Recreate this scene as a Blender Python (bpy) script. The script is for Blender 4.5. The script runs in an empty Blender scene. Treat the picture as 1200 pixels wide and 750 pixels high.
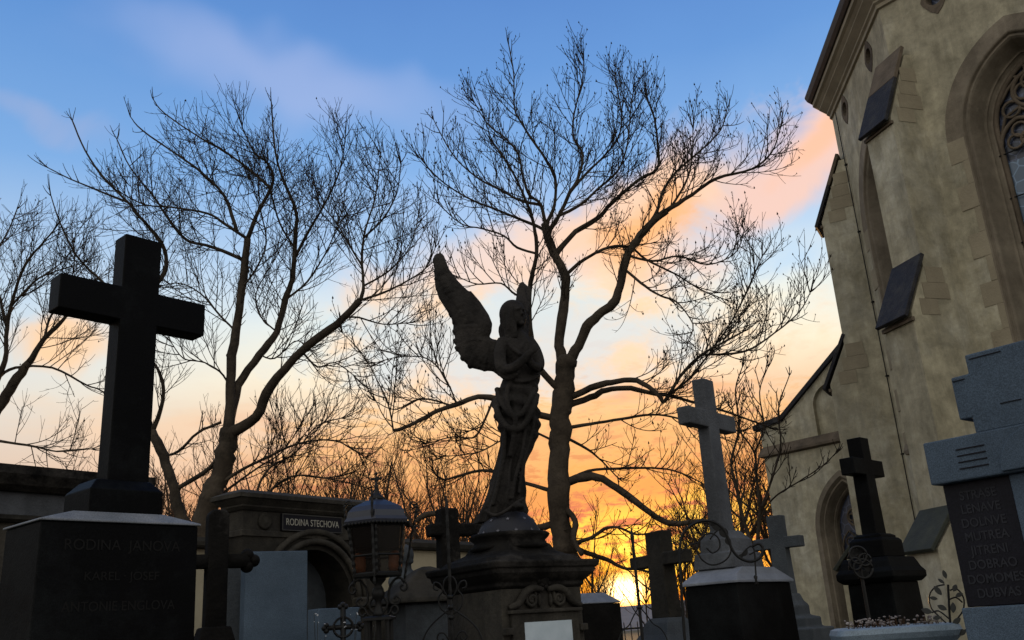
import bpy, bmesh, math, random
from mathutils import Vector, Matrix, noise
R = math.radians
scene = bpy.context.scene
COL = scene.collection
# ------------------------------------------------------------------ camera
FPX, PITCH, ROLL, EYE = 1100.0, R(18.3), R(-3.8), 1.5
FW = Vector((0, math.cos(PITCH), math.sin(PITCH)))
_r0 = Vector((1, 0, 0)); _u0 = Vector((0, -math.sin(PITCH), math.cos(PITCH)))
RT = _r0*math.cos(ROLL) + _u0*math.sin(ROLL)
UP = _u0*math.cos(ROLL) - _r0*math.sin(ROLL)
cd = bpy.data.cameras.new('camera'); cam = bpy.data.objects.new('camera', cd); COL.objects.link(cam)
cam.matrix_world = Matrix(((RT.x, UP.x, -FW.x, 0), (RT.y, UP.y, -FW.y, 0), (RT.z, UP.z, -FW.z, EYE), (0, 0, 0, 1)))
cd.sensor_width = 36; cd.lens = 36*FPX/1200; cd.clip_end = 5000; cd.clip_start = .05
scene.camera = cam
CAMP = Vector((0, 0, EYE))
def ray(px, py): return FW*FPX + RT*(px-600) + UP*(375-py)
def at(px, py, Y):
    d = ray(px, py); return CAMP + d*(Y/d.y)

# ------------------------------------------------------------------ helpers
def tag(o, label=None, cat=None, group=None, kind=None):
    if label: o['label'] = label
    if cat: o['category'] = cat
    if group: o['group'] = group
    if kind: o['kind'] = kind
    return o
def empty(name, loc, rz=0, label=None, cat=None, group=None):
    o = bpy.data.objects.new(name, None); COL.objects.link(o)
    o.location = loc; o.rotation_euler = (0, 0, rz); o.empty_display_size = .2
    return tag(o, label, cat, group)
class Fr:
    """vertical frame: origin on the ground under a point, +x along compass bearing az, +y away, z up"""
    def __init__(s, px, py, Y, az):
        P = at(px, py, Y); s.o = Vector((P.x, P.y, 0)); s.rz = R(90-az)
        s.x = Vector((math.sin(R(az)), math.cos(R(az)), 0)); s.y = Vector((-s.x.y, s.x.x, 0))
    def uz(s, px, py, yo=0):
        d = ray(px, py); k = ((s.o + s.y*yo) - CAMP).dot(s.y)/d.dot(s.y)
        q = CAMP + d*k; return (q - s.o).dot(s.x), q.z
    def w(s, u, v, z): return s.o + s.x*u + s.y*v + Vector((0, 0, z))
    def root(s, name, label, cat, group=None): return empty(name, s.o, s.rz, label, cat, group)
def copy_tree(o, parent=None):
    c = o.copy(); COL.objects.link(c)
    if parent: c.parent = parent
    for ch in list(o.children): copy_tree(ch, c)
    return c

class MB:
    def __init__(s): s.v = []; s.f = []; s.M = None
    def add(s, vs, fs):
        b = len(s.v)
        if s.M is not None: vs = [s.M @ Vector(q) for q in vs]
        s.v += [tuple(q) for q in vs]; s.f += [tuple(i+b for i in f) for f in fs]; return s
    def box(s, x0, x1, y0, y1, z0, z1):
        return s.add([(x0,y0,z0),(x1,y0,z0),(x1,y1,z0),(x0,y1,z0),(x0,y0,z1),(x1,y0,z1),(x1,y1,z1),(x0,y1,z1)],
                     [(0,3,2,1),(4,5,6,7),(0,1,5,4),(1,2,6,5),(2,3,7,6),(3,0,4,7)])
    def stack(s, rings, cx=0, cy=0):
        vs = []; fs = []
        for hx, hy, z in rings: vs += [(cx-hx,cy-hy,z),(cx+hx,cy-hy,z),(cx+hx,cy+hy,z),(cx-hx,cy+hy,z)]
        n = len(rings)
        for i in range(n-1):
            for k in range(4): fs.append((4*i+k, 4*i+(k+1)%4, 4*i+4+(k+1)%4, 4*i+4+k))
        fs += [(3,2,1,0), tuple(4*(n-1)+k for k in range(4))]
        return s.add(vs, fs)
    def lathe(s, cx, cy, prof, n=24, a0=0):
        vs = []; fs = []
        for r, z in prof:
            for k in range(n):
                a = a0 + 2*math.pi*k/n; vs.append((cx+r*math.cos(a), cy+r*math.sin(a), z))
        m = len(prof)
        for i in range(m-1):
            for k in range(n): fs.append((n*i+k, n*i+(k+1)%n, n*i+n+(k+1)%n, n*i+n+k))
        fs += [tuple(range(n))[::-1], tuple(n*(m-1)+k for k in range(n))]
        return s.add(vs, fs)
    def prism(s, poly, y0, y1):          # poly in (x,z)
        n = len(poly); vs = [(x,y0,z) for x,z in poly]+[(x,y1,z) for x,z in poly]
        fs = [tuple(range(n)), tuple(range(2*n-1,n-1,-1))]+[((i+1)%n, i, n+i, n+(i+1)%n) for i in range(n)]
        return s.add(vs, fs)
    def prismz(s, poly, z0, z1):
        n = len(poly); vs = [(x,y,z0) for x,y in poly]+[(x,y,z1) for x,y in poly]
        fs = [tuple(range(n))[::-1], tuple(range(n,2*n))]+[(i, (i+1)%n, n+(i+1)%n, n+i) for i in range(n)]
        return s.add(vs, fs)
    def tube(s, pts, rad, n=6, cap=True):
        pts = [Vector(p) for p in pts]; m = len(pts)
        if not hasattr(rad, '__len__'): rad = [rad]*m
        vs = []; fs = []; prev = None
        for i in range(m):
            t = pts[min(i+1,m-1)]-pts[max(i-1,0)]
            if t.length < 1e-9: t = Vector((0,0,1))
            t.normalize()
            if prev is None:
                a = Vector((0,0,1)) if abs(t.z) < .9 else Vector((1,0,0)); u = t.cross(a).normalized()
            else:
                u = prev - t*prev.dot(t)
                u = u.normalized() if u.length > 1e-6 else t.orthogonal().normalized()
            prev = u; w = t.cross(u)
            for k in range(n):
                a = 2*math.pi*k/n; vs.append(pts[i]+(u*math.cos(a)+w*math.sin(a))*rad[i])
        for i in range(m-1):
            for k in range(n): fs.append((n*i+k, n*i+(k+1)%n, n*i+n+(k+1)%n, n*i+n+k))
        if cap: fs += [tuple(range(n))[::-1], tuple(n*(m-1)+k for k in range(n))]
        return s.add(vs, fs)
    def ball(s, c, r, n=12, m=8):
        rx, ry, rz = r if hasattr(r,'__len__') else (r,r,r)
        vs = [(c[0],c[1],c[2]-rz)]; fs = []
        for i in range(1,m):
            a = math.pi*i/m
            for k in range(n):
                b = 2*math.pi*k/n; vs.append((c[0]+rx*math.sin(a)*math.cos(b), c[1]+ry*math.sin(a)*math.sin(b), c[2]-rz*math.cos(a)))
        vs.append((c[0],c[1],c[2]+rz)); L = len(vs)-1
        for k in range(n):
            fs.append((0,1+(k+1)%n,1+k)); fs.append((L,1+n*(m-2)+k,1+n*(m-2)+(k+1)%n))
            for i in range(m-2): fs.append((1+n*i+k,1+n*i+(k+1)%n,1+n*(i+1)+(k+1)%n,1+n*(i+1)+k))
        return s.add(vs, fs)
    def strip(s, A, B, closed=False):     # quads between two equally long point lists
        n = len(A); vs = list(A)+list(B); fs = [(i,i+1,n+i+1,n+i) for i in range(n-1)]
        if closed: fs.append((n-1,0,n,2*n-1))
        return s.add(vs, fs)
    def build(s, name, mat, parent=None, smooth=False, bevel=0, seg=2, label=None, fix=True):
        me = bpy.data.meshes.new(name); me.from_pydata(s.v, [], s.f); me.update()
        if fix:
            bm = bmesh.new(); bm.from_mesh(me); bmesh.ops.recalc_face_normals(bm, faces=bm.faces); bm.to_mesh(me); bm.free()
        me.materials.append(mat)
        if smooth: me.polygons.foreach_set('use_smooth', [True]*len(me.polygons))
        o = bpy.data.objects.new(name, me); COL.objects.link(o)
        if parent: o.parent = parent
        if bevel:
            b = o.modifiers.new('bevel','BEVEL'); b.width = bevel; b.segments = seg; b.limit_method = 'ANGLE'; b.angle_limit = R(35)
        if label: o['label'] = label
        return o
def cross_poly(w, arm0, arm1, zb, za0, za1, zt, wb=None):
    wb = wb or w
    return [(-wb,zb),(wb,zb),(w,za0),(arm1,za0),(arm1,za1),(w,za1),(w,zt),(-w,zt),(-w,za1),(arm0,za1),(arm0,za0),(-w,za0)]
def text(name, s, size, M, mat, parent, depth=.002, sx=1, font_bold=0):
    cu = bpy.data.curves.new(name,'FONT'); cu.body = s; cu.size = size; cu.extrude = depth; cu.align_x = 'CENTER'; cu.align_y = 'CENTER'
    cu.offset = font_bold
    o = bpy.data.objects.new(name, cu); COL.objects.link(o)
    dg = bpy.context.evaluated_depsgraph_get(); me = bpy.data.meshes.new_from_object(o.evaluated_get(dg))
    bpy.data.objects.remove(o); me.transform(M @ Matrix.Diagonal((sx,1,1,1))); me.materials.clear(); me.materials.append(mat)
    o = bpy.data.objects.new(name, me); COL.objects.link(o); o.parent = parent; return o
def face_m(x, y, z): return Matrix.Translation((x,y,z)) @ Matrix.Rotation(R(90),4,'X')   # text standing on a front (-y) face

# ------------------------------------------------------------------ materials
def new_mat(name):
    m = bpy.data.materials.new(name); m.use_nodes = True; nt = m.node_tree
    return m, nt, nt.nodes['Principled BSDF']
def stone(name, c1, c2, scale=3, rough=.85, bump=.3, fine=60, c3=None, speck=0, spec=.3, streak=0, mottle=0):
    m, nt, bs = new_mat(name); N = nt.nodes.new; L = nt.links.new
    tc = N('ShaderNodeTexCoord')
    n1 = N('ShaderNodeTexNoise'); n1.inputs['Scale'].default_value = scale; n1.inputs['Detail'].default_value = 8; n1.inputs['Roughness'].default_value = .65
    L(tc.outputs['Object'], n1.inputs['Vector'])
    cr = N('ShaderNodeValToRGB'); cr.color_ramp.elements[0].position = .35; cr.color_ramp.elements[1].position = .68
    cr.color_ramp.elements[0].color = (*c1,1); cr.color_ramp.elements[1].color = (*c2,1); L(n1.outputs[0], cr.inputs[0])
    col = cr.outputs[0]
    if c3:
        n2 = N('ShaderNodeTexNoise'); n2.inputs['Scale'].default_value = scale*.37; n2.inputs['Detail'].default_value = 10; n2.inputs['Roughness'].default_value = .75
        mp = N('ShaderNodeMapping'); mp.inputs['Scale'].default_value = (1,1,1-streak); mp.inputs['Location'].default_value = (7,3,5)
        L(tc.outputs['Object'], mp.inputs[0]); L(mp.outputs[0], n2.inputs['Vector'])
        r2 = N('ShaderNodeMapRange'); r2.inputs[1].default_value = .5; r2.inputs[2].default_value = .66; L(n2.outputs[0], r2.inputs[0])
        mx = N('ShaderNodeMix'); mx.data_type = 'RGBA'; L(r2.outputs[0], mx.inputs[0]); L(col, mx.inputs[6]); mx.inputs[7].default_value = (*c3,1); col = mx.outputs[2]
    nf = N('ShaderNodeTexNoise'); nf.inputs['Scale'].default_value = fine; nf.inputs['Detail'].default_value = 6; L(tc.outputs['Object'], nf.inputs['Vector'])
    if speck:
        r3 = N('ShaderNodeMapRange'); r3.inputs[1].default_value = .35; r3.inputs[2].default_value = .65; r3.inputs[3].default_value = 1-speck; r3.inputs[4].default_value = 1+speck
        vo = N('ShaderNodeTexNoise'); vo.inputs['Scale'].default_value = 260; vo.inputs['Detail'].default_value = 2; L(tc.outputs['Object'], vo.inputs['Vector'])
        L(vo.outputs[0], r3.inputs[0])
        ml = N('ShaderNodeMix'); ml.data_type = 'RGBA'; ml.blend_type = 'MULTIPLY'; ml.inputs[0].default_value = 1; L(col, ml.inputs[6]); L(r3.outputs[0], ml.inputs[7]); col = ml.outputs[2]
    if mottle:
        for sc_, zs_, am_, lo_ in ((2.6,1.,mottle,.38),(1.3,.12,mottle*.9,.42)):
            mp2 = N('ShaderNodeMapping'); mp2.inputs['Scale'].default_value = (sc_,sc_,sc_*zs_); L(tc.outputs['Object'], mp2.inputs[0])
            n4 = N('ShaderNodeTexNoise'); n4.inputs['Scale'].default_value = 1.; n4.inputs['Detail'].default_value = 9; n4.inputs['Roughness'].default_value = .72; n4.inputs['Distortion'].default_value = .3; L(mp2.outputs[0], n4.inputs['Vector'])
            r4 = N('ShaderNodeMapRange'); r4.inputs[1].default_value = lo_; r4.inputs[2].default_value = .64; r4.inputs[3].default_value = 1-am_; r4.inputs[4].default_value = 1+am_*.8; L(n4.outputs[0], r4.inputs[0])
            m4 = N('ShaderNodeMix'); m4.data_type = 'RGBA'; m4.blend_type = 'MULTIPLY'; m4.inputs[0].default_value = 1; L(col, m4.inputs[6]); L(r4.outputs[0], m4.inputs[7]); col = m4.outputs[2]
    L(col, bs.inputs['Base Color'])
    rr = N('ShaderNodeMapRange'); rr.inputs[3].default_value = max(.05,rough-.12); rr.inputs[4].default_value = min(1,rough+.12); L(n1.outputs[0], rr.inputs[0]); L(rr.outputs[0], bs.inputs['Roughness'])
    bs.inputs['Specular IOR Level'].default_value = spec
    ad = N('ShaderNodeMath'); ad.operation = 'ADD'; L(n1.outputs[0], ad.inputs[0]); L(nf.outputs[0], ad.inputs[1])
    bp = N('ShaderNodeBump'); bp.inputs['Strength'].default_value = bump; bp.inputs['Distance'].default_value = .02; L(ad.outputs[0], bp.inputs['Height']); L(bp.outputs[0], bs.inputs['Normal'])
    return m
def plain(name, c, rough=.6, metal=0, spec=.5):
    m, nt, bs = new_mat(name); bs.inputs['Base Color'].default_value = (*c,1); bs.inputs['Roughness'].default_value = rough; bs.inputs['Metallic'].default_value = metal
    bs.inputs['Specular IOR Level'].default_value = spec
    N = nt.nodes.new; n = N('ShaderNodeTexNoise'); n.inputs['Scale'].default_value = 25; n.inputs['Detail'].default_value = 5
    tc = N('ShaderNodeTexCoord'); nt.links.new(tc.outputs['Object'], n.inputs['Vector'])
    mr = N('ShaderNodeMapRange'); mr.inputs[3].default_value = .7; mr.inputs[4].default_value = 1.3; nt.links.new(n.outputs[0], mr.inputs[0])
    ml = N('ShaderNodeMix'); ml.data_type = 'RGBA'; ml.blend_type = 'MULTIPLY'; ml.inputs[0].default_value = 1; ml.inputs[6].default_value = (*c,1); nt.links.new(mr.outputs[0], ml.inputs[7]); nt.links.new(ml.outputs[2], bs.inputs['Base Color'])
    return m
MT = dict(
 plaster = stone('church_plaster', (.285,.258,.182), (.40,.365,.265), .9, .95, .5, 9, (.44,.42,.345), .06, .1, .35, .24),
 plaster2 = stone('tan_plaster', (.27,.235,.165), (.35,.31,.22), .9, .95, .25, 20, (.20,.17,.125), 0, .1, .6),
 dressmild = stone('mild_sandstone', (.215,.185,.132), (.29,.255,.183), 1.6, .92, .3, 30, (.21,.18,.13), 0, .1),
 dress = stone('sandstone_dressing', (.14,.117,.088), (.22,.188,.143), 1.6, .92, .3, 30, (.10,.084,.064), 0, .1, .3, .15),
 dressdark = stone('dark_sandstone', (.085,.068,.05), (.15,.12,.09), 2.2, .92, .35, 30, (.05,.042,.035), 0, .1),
 soot = stone('sooty_stone', (.018,.017,.015), (.04,.036,.03), 3, .92, .4, 30, (.012,.012,.011), 0, .06),
 slate = stone('slate_slab', (.012,.012,.015), (.028,.028,.033), 7, .75, .6, 40, (.04,.038,.036), 0, .2),
 copper = stone('old_gutter', (.03,.026,.024), (.055,.045,.04), 5, .6, .2, 40),
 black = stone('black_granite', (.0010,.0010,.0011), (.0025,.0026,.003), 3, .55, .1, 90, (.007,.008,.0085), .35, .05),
 blacklip = stone('pale_granite_top', (.10,.11,.125), (.17,.18,.2), 6, .6, .2, 60, None, .3, .4),  # much paler than the black stone below it
 bluegr = stone('grey_granite', (.042,.062,.088), (.068,.097,.134), 3.5, .7, .15, 120, (.056,.08,.11), .28, .2),
 greystone = stone('pale_grey_stone', (.034,.040,.047), (.062,.07,.078), 3, .85, .3, 70, (.03,.033,.037), .25, .2),
 white = stone('weathered_marble', (.04,.043,.05), (.08,.086,.096), 4, .8, .4, 60, (.03,.033,.036), .1, .3, .5),
 marblecap = stone('pale_marble_cap', (.10,.11,.13), (.17,.185,.215), 5, .6, .1, 60, (.22,.23,.26), .1, .3),
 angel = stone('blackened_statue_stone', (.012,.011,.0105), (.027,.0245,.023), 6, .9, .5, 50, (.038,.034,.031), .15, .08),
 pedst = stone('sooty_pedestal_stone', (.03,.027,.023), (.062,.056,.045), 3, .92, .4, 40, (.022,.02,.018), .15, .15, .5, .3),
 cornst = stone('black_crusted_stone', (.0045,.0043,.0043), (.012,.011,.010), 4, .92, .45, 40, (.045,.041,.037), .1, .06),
 plaque = stone('white_plaque', (.38,.45,.5), (.48,.55,.6), 6, .4, .03, 60, (.32,.38,.42), 0, .4),
 tablet = stone('black_tablet', (.005,.005,.008), (.010,.010,.015), 5, .5, .05, 90, None, .3, .12),
 gold = plain('faded_gilding', (.035,.034,.032), .6, .2),
 tabletter = plain('blurred_relief_letters', (.02,.021,.026), .6, 0, .15),
 goldf = plain('letter_grey', (.26,.25,.21), .6, 0),
 engr = plain('worn_engraving', (.0075,.0072,.007), .7, 0, .1),
 iron = plain('wrought_iron', (.006,.006,.006), .5, .0, .2),
 ironlight = plain('painted_sheet_roof', (.016,.018,.027), .45, .2),
 bark = stone('bark', (.028,.022,.017), (.06,.048,.036), 4, .95, .8, 22, (.018,.015,.012), 0, .1),
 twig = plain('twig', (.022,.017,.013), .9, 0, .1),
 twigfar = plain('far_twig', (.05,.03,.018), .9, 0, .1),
 ground = stone('gravel_and_grass', (.05,.05,.03), (.12,.11,.085), 1.5, 1, .8, 30, (.045,.06,.025), .2, .1),
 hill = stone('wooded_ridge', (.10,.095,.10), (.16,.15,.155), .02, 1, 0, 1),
 bunch = stone('dry_flowers', (.05,.035,.03), (.32,.29,.28), 30, .9, .3, 60),
 petal = plain('white_petal', (.6,.6,.62), .8), leaf = plain('dark_leaf', (.012,.014,.012), .6),
 tubst = stone('blue_grey_grave_rim', (.10,.14,.18), (.17,.22,.27), 5, .55, .15, 60, None, .2, .4),
 amber = plain('painted_amber_glow', (.75,.26,.10), .3),  # sunset glow showing through the lamp, painted as an amber colour
 copperoof = stone('green_slate', (.018,.021,.017), (.04,.044,.034), 4, .8, .4, 40),
)
# leaded glass
def glassmat(name, c1, c2, rough, sc):
    m, nt, bs = new_mat(name); N = nt.nodes.new; L = nt.links.new
    tc = N('ShaderNodeTexCoord'); vo = N('ShaderNodeTexVoronoi'); vo.feature = 'DISTANCE_TO_EDGE'; vo.inputs['Scale'].default_value = sc; L(tc.outputs['Object'], vo.inputs['Vector'])
    v2 = N('ShaderNodeTexVoronoi'); v2.inputs['Scale'].default_value = sc; L(tc.outputs['Object'], v2.inputs['Vector'])
    st = N('ShaderNodeMapRange'); st.inputs[1].default_value = .02; st.inputs[2].default_value = .05; L(vo.outputs['Distance'], st.inputs[0])
    sp = N('ShaderNodeSeparateColor'); L(v2.outputs['Color'], sp.inputs[0])
    mx = N('ShaderNodeMix'); mx.data_type = 'RGBA'; mx.inputs[6].default_value = (*c1,1); mx.inputs[7].default_value = (*c2,1); L(sp.outputs[0], mx.inputs[0])
    m2 = N('ShaderNodeMix'); m2.data_type = 'RGBA'; m2.inputs[6].default_value = tuple(q*2.0 for q in c2)+(1,); L(st.outputs[0], m2.inputs[0]); L(mx.outputs[2], m2.inputs[7])
    L(m2.outputs[2], bs.inputs['Base Color']); bs.inputs['Roughness'].default_value = rough
    bp = N('ShaderNodeBump'); bp.inputs['Strength'].default_value = .25; L(sp.outputs[1], bp.inputs['Height']); L(bp.outputs[0], bs.inputs['Normal'])
    return m
MT['glassdark'] = glassmat('dark_leaded_glass', (.012,.016,.03), (.035,.045,.08), .35, 5)
MT['glassblue'] = glassmat('blue_window_glass', (.045,.075,.12), (.075,.115,.17), .35, 4)
def lampglass():
    m, nt, bs = new_mat('sooty_lamp_glass'); bs.inputs['Base Color'].default_value = (.008,.006,.005,1); bs.inputs['Roughness'].default_value = .2
    bs.inputs['Alpha'].default_value = .72
    return m
MT['lampglass'] = lampglass()
# ------------------------------------------------------------------ world
SUN_AZ, SUN_EL = 5.6, 1.7
w = bpy.data.worlds.new('World'); scene.world = w; w.use_nodes = True
nt = w.node_tree; NN = nt.nodes.new; LL = nt.links.new
bg = nt.nodes['Background']
def val(x, inp):
    if isinstance(x, (int, float)): inp.default_value = x
    else: LL(x, inp)
def MA(op, a, b=0., c=None, clamp=False):
    n = NN('ShaderNodeMath'); n.operation = op; n.use_clamp = clamp; val(a, n.inputs[0]); val(b, n.inputs[1])
    if c is not None: val(c, n.inputs[2])
    return n.outputs[0]
def MR(x, a, b, c=0., d=1., smooth=True):
    n = NN('ShaderNodeMapRange'); n.interpolation_type = 'SMOOTHSTEP' if smooth else 'LINEAR'
    val(x, n.inputs[0]); n.inputs[1].default_value = a; n.inputs[2].default_value = b; n.inputs[3].default_value = c; n.inputs[4].default_value = d; return n.outputs[0]
def MIX(f, a, b, mode='MIX'):
    n = NN('ShaderNodeMix'); n.data_type = 'RGBA'; n.blend_type = mode; val(f, n.inputs[0])
    for q, i in ((a,6),(b,7)):
        if isinstance(q, tuple): n.inputs[i].default_value = (*q,1)
        else: LL(q, n.inputs[i])
    return n.outputs[2]
def srgb(r, g, b):
    f = lambda c: (c/255/12.92) if c/255 <= .04045 else ((c/255+.055)/1.055)**2.4
    return (f(r), f(g), f(b))
tc = NN('ShaderNodeTexCoord'); nrm = NN('ShaderNodeVectorMath'); nrm.operation = 'NORMALIZE'; LL(tc.outputs['Generated'], nrm.inputs[0])
sep = NN('ShaderNodeSeparateXYZ'); LL(nrm.outputs[0], sep.inputs[0]); X, Y_, Z = sep.outputs
el = MA('MULTIPLY', MA('ARCSINE', Z), 57.2958); az = MA('MULTIPLY', MA('ARCTAN2', X, Y_), 57.2958)
# cloud coordinates: on a flat layer overhead
def comb(x, y, z=0.):
    n = NN('ShaderNodeCombineXYZ'); val(x, n.inputs[0]); val(y, n.inputs[1]); val(z, n.inputs[2]); return n.outputs[0]
zz = MA('ADD', MA('MAXIMUM', Z, 0.), .10)
cl = comb(MA('DIVIDE', X, zz), MA('DIVIDE', Y_, zz))
def NZ(vec, scale, det=6, rough=.55, dist=0., lac=2.):
    n = NN('ShaderNodeTexNoise'); LL(vec, n.inputs['Vector']); n.inputs['Scale'].default_value = scale; n.inputs['Detail'].default_value = det
    n.inputs['Roughness'].default_value = rough; n.inputs['Distortion'].default_value = dist; return n.outputs[0]
skyv = comb(az, el)
warp = MA('MULTIPLY', MA('SUBTRACT', NZ(skyv, .09, 2, .6), .5), 9.)
warp2 = MA('MULTIPLY', MA('SUBTRACT', NZ(comb(el, az, 3.), .12, 2, .6), .5), 7.)
azw = MA('ADD', az, warp); elw = MA('ADD', el, warp2)
# clear gradient by elevation
cr = NN('ShaderNodeValToRGB'); LL(MA('DIVIDE', MA('ADD', el, MA('MULTIPLY', warp2, .35)), 50.), cr.inputs[0])
stops = [(0,(215,105,40)),(4,(230,135,60)),(8,(232,160,92)),(11.5,(234,190,140)),(15,(244,230,200)),(18.5,(224,228,222)),(22,(176,202,230)),(27,(122,168,222)),(33,(88,140,206)),(42,(62,110,185)),(50,(46,88,160))]
e = cr.color_ramp.elements
while len(e) < len(stops): e.new(.5)
for i,(p,c) in enumerate(stops): e[i].position = p/50.; e[i].color = (*srgb(*c),1)
base = cr.outputs[0]
# away from the sun the low sky turns pale grey-peach; unseen rear sky brightened to light the church
daz = MA('ABSOLUTE', MA('SUBTRACT', az, SUN_AZ))
cr2 = NN('ShaderNodeValToRGB'); LL(MA('DIVIDE', el, 50.), cr2.inputs[0])
st2 = [(0,(190,165,140)),(8,(222,196,166)),(14,(220,216,206)),(19,(185,205,225)),(27,(112,160,216)),(35,(84,136,202)),(50,(52,96,172))]
e = cr2.color_ramp.elements
while len(e) < len(st2): e.new(.5)
for i,(p,c) in enumerate(st2): e[i].position = p/50.; e[i].color = (*srgb(*c),1)
base = MIX(MR(daz, 14, 40), base, cr2.outputs[0])
base = MIX(MR(daz, 60, 120), base, (.90,.88,.82))
WV = comb(azw, elw)
def blob(a0, e0, sa, se, tilt=0., wrp=1.):
    # 2-D gaussian in (azimuth, elevation): inverse of scale-rotate-translate, then exp(-r^2)
    n = NN('ShaderNodeMapping'); n.vector_type = 'TEXTURE'; LL(WV if wrp else skyv, n.inputs['Vector'])
    n.inputs['Location'].default_value = (a0, e0, 0); n.inputs['Rotation'].default_value = (0, 0, R(tilt)); n.inputs['Scale'].default_value = (sa, se, 1)
    d = NN('ShaderNodeVectorMath'); d.operation = 'DOT_PRODUCT'; LL(n.outputs[0], d.inputs[0]); LL(n.outputs[0], d.inputs[1])
    return MA('POWER', .36788, d.outputs['Value'])
soft = NZ(cl, 1.3, 4, .6, .6); soft2 = NZ(skyv, .16, 4, .62, .8); streak = NZ(comb(MA('MULTIPLY', az, .12), MA('MULTIPLY', el, .6), 2.), 1., 5, .62, .3)
def cloud(b, n, lo, hi, col, k=1.):
    global base
    m = MR(MA('MULTIPLY_ADD', n, 1.1, b), lo+.55, hi+.55, 0, k)
    base = MIX(m, base, col)
mottp = NZ(comb(MA('MULTIPLY', az, .30), MA('MULTIPLY', el, .42), 5.), 1., 5, .62, .3)
# high wispy veil
cloud(blob(-15, 32.5, 15, 2.6, -8), soft, .25, 1.05, srgb(170,182,222), .5)
cloud(blob(-30, 29, 7, 1.3, 0), soft2, .35, 1.2, srgb(150,165,205), .6)
cloud(blob(-2, 26, 14, 3, 0), soft2, .3, 1.2, srgb(165,190,228), .5)
# pink/orange cloud bank behind the middle tree, and its streak up to the right
cloud(blob(1, 22.5, 12, 3.2, 6), soft2, .3, .95, srgb(240,208,190), .9)
cloud(blob(9.5, 23.4, 9.5, 4.2, 12), soft2, .2, .8, srgb(248,202,168), 1.)
cloud(blob(9.0, 22.6, 6.5, 2.4, 14), mottp, .35, .95, srgb(252,178,108), 1.)
cloud(blob(18.5, 24.6, 9, 2.6, 28, 0), soft2, .25, .85, srgb(238,196,180), 1.)
cloud(blob(20.5, 26.2, 5, 1.1, 30, 0), soft2, .35, 1.0, srgb(250,188,150), .9)
# cream body of sky under it, small cyan rifts
cloud(blob(5, 17, 16, 3.5, 0), streak, .3, 1.1, srgb(250,236,205), .95)
cloud(blob(2.5, 18.2, 3.5, 1.5, 0), soft2, .45, 1.1, srgb(188,222,228), .8)
cloud(blob(-9, 19, 6, 1.6, 0), soft2, .45, 1.1, srgb(176,208,224), .8)
cloud(blob(17, 19.3, 6, 1.5, 0), soft2, .45, 1.1, srgb(178,208,236), .8)
# left warm patches
cloud(blob(-25, 17, 5, 2.0, 10), soft2, .35, 1.0, srgb(248,200,150), .95)
cloud(blob(-7, 19.5, 4.5, 3.5, 0), soft2, .35, 1.0, srgb(250,205,160), .85)
cloud(blob(-20, 12, 12, 2.0, 0), streak, .35, 1.0, srgb(238,205,170), .9)
mott = NZ(comb(MA('MULTIPLY', az, .22), MA('MULTIPLY', el, .34), 9.), 1., 5, .62, .3)
cloud(blob(2, 16, 26, 7.5, 0, 0), mott, .62, 1.0, srgb(250,206,160), .85)
cloud(blob(0, 17, 26, 6.5, 0, 0), MA('SUBTRACT', 1., mott), .68, 1.0, srgb(205,216,222), .8)
# orange-grey bars low down
cloud(blob(-5, 11.8, 12, 1.4, -3), streak, .3, .95, srgb(226,160,112), .9)
cloud(blob(8, 12.5, 9, 1.2, 2), streak, .35, 1.0, srgb(228,165,120), .8)
cloud(blob(3, 9.2, 18, 1.4, 0), mott, .35, 1.0, srgb(250,184,100), .8)
cloud(blob(5, 6.3, 12, 1.2, 0), streak, .4, 1.0, srgb(205,110,60), .85)
brk = NZ(comb(MA('MULTIPLY', az, .50), MA('MULTIPLY', el, 1.5), 4.), 1., 6, .66, .25)
cloud(blob(4, 9, 30, 4.6, 0, 0), brk, .58, .92, srgb(176,112,78), .85)
cloud(blob(2, 10.5, 30, 5.5, 0, 0), MA('SUBTRACT', 1., brk), .62, .95, srgb(252,200,126), .8)
# glow of the low sun through cloud
sd = Vector((math.sin(R(SUN_AZ))*math.cos(R(SUN_EL)), math.cos(R(SUN_AZ))*math.cos(R(SUN_EL)), math.sin(R(SUN_EL))))
g_wide = blob(SUN_AZ-.8, SUN_EL+1.5, 18, 7.8, 0, 0)
g_mid = blob(SUN_AZ+1.6, SUN_EL+2.6, 7.5, 4.4, 0)
g_core = blob(SUN_AZ-.1, SUN_EL+.1, 1.0, .62, 0, 0)
halo = blob(SUN_AZ+.4, SUN_EL+.8, 4.6, 3.0, 0)
base = MIX(MA('MULTIPLY', halo, MR(brk, .30, .55, .45, .9)), base, (1.35,.50,.02))
base = MIX(MA('MULTIPLY', g_wide, .66), base, (.93,.33,.045))
lum = MR(brk, .36, .60)
base = MIX(MA('MULTIPLY', g_mid, lum), base, (1.2,.50,.035))
base = MIX(MA('MULTIPLY', MA('MULTIPLY', blob(SUN_AZ+3.0, 5.2, 5.0, 1.3, 8), MR(brk,.38,.55)), 1.5, clamp=True), base, (1.5,.92,.14))
base = MIX(MA('MULTIPLY', MA('MULTIPLY', blob(SUN_AZ+4, SUN_EL+1.4, 4.5, .8, 0), MR(soft2,.3,.6)), 1.2, clamp=True), base, (1.45,.72,.06))
base = MIX(MA('MULTIPLY', MR(brk,.50,.38), MA('MULTIPLY', g_wide, .85)), base, srgb(200,92,36))
base = MIX(MA('MULTIPLY', g_core, 1.6, clamp=True), base, (6.,4.,1.6))
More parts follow.
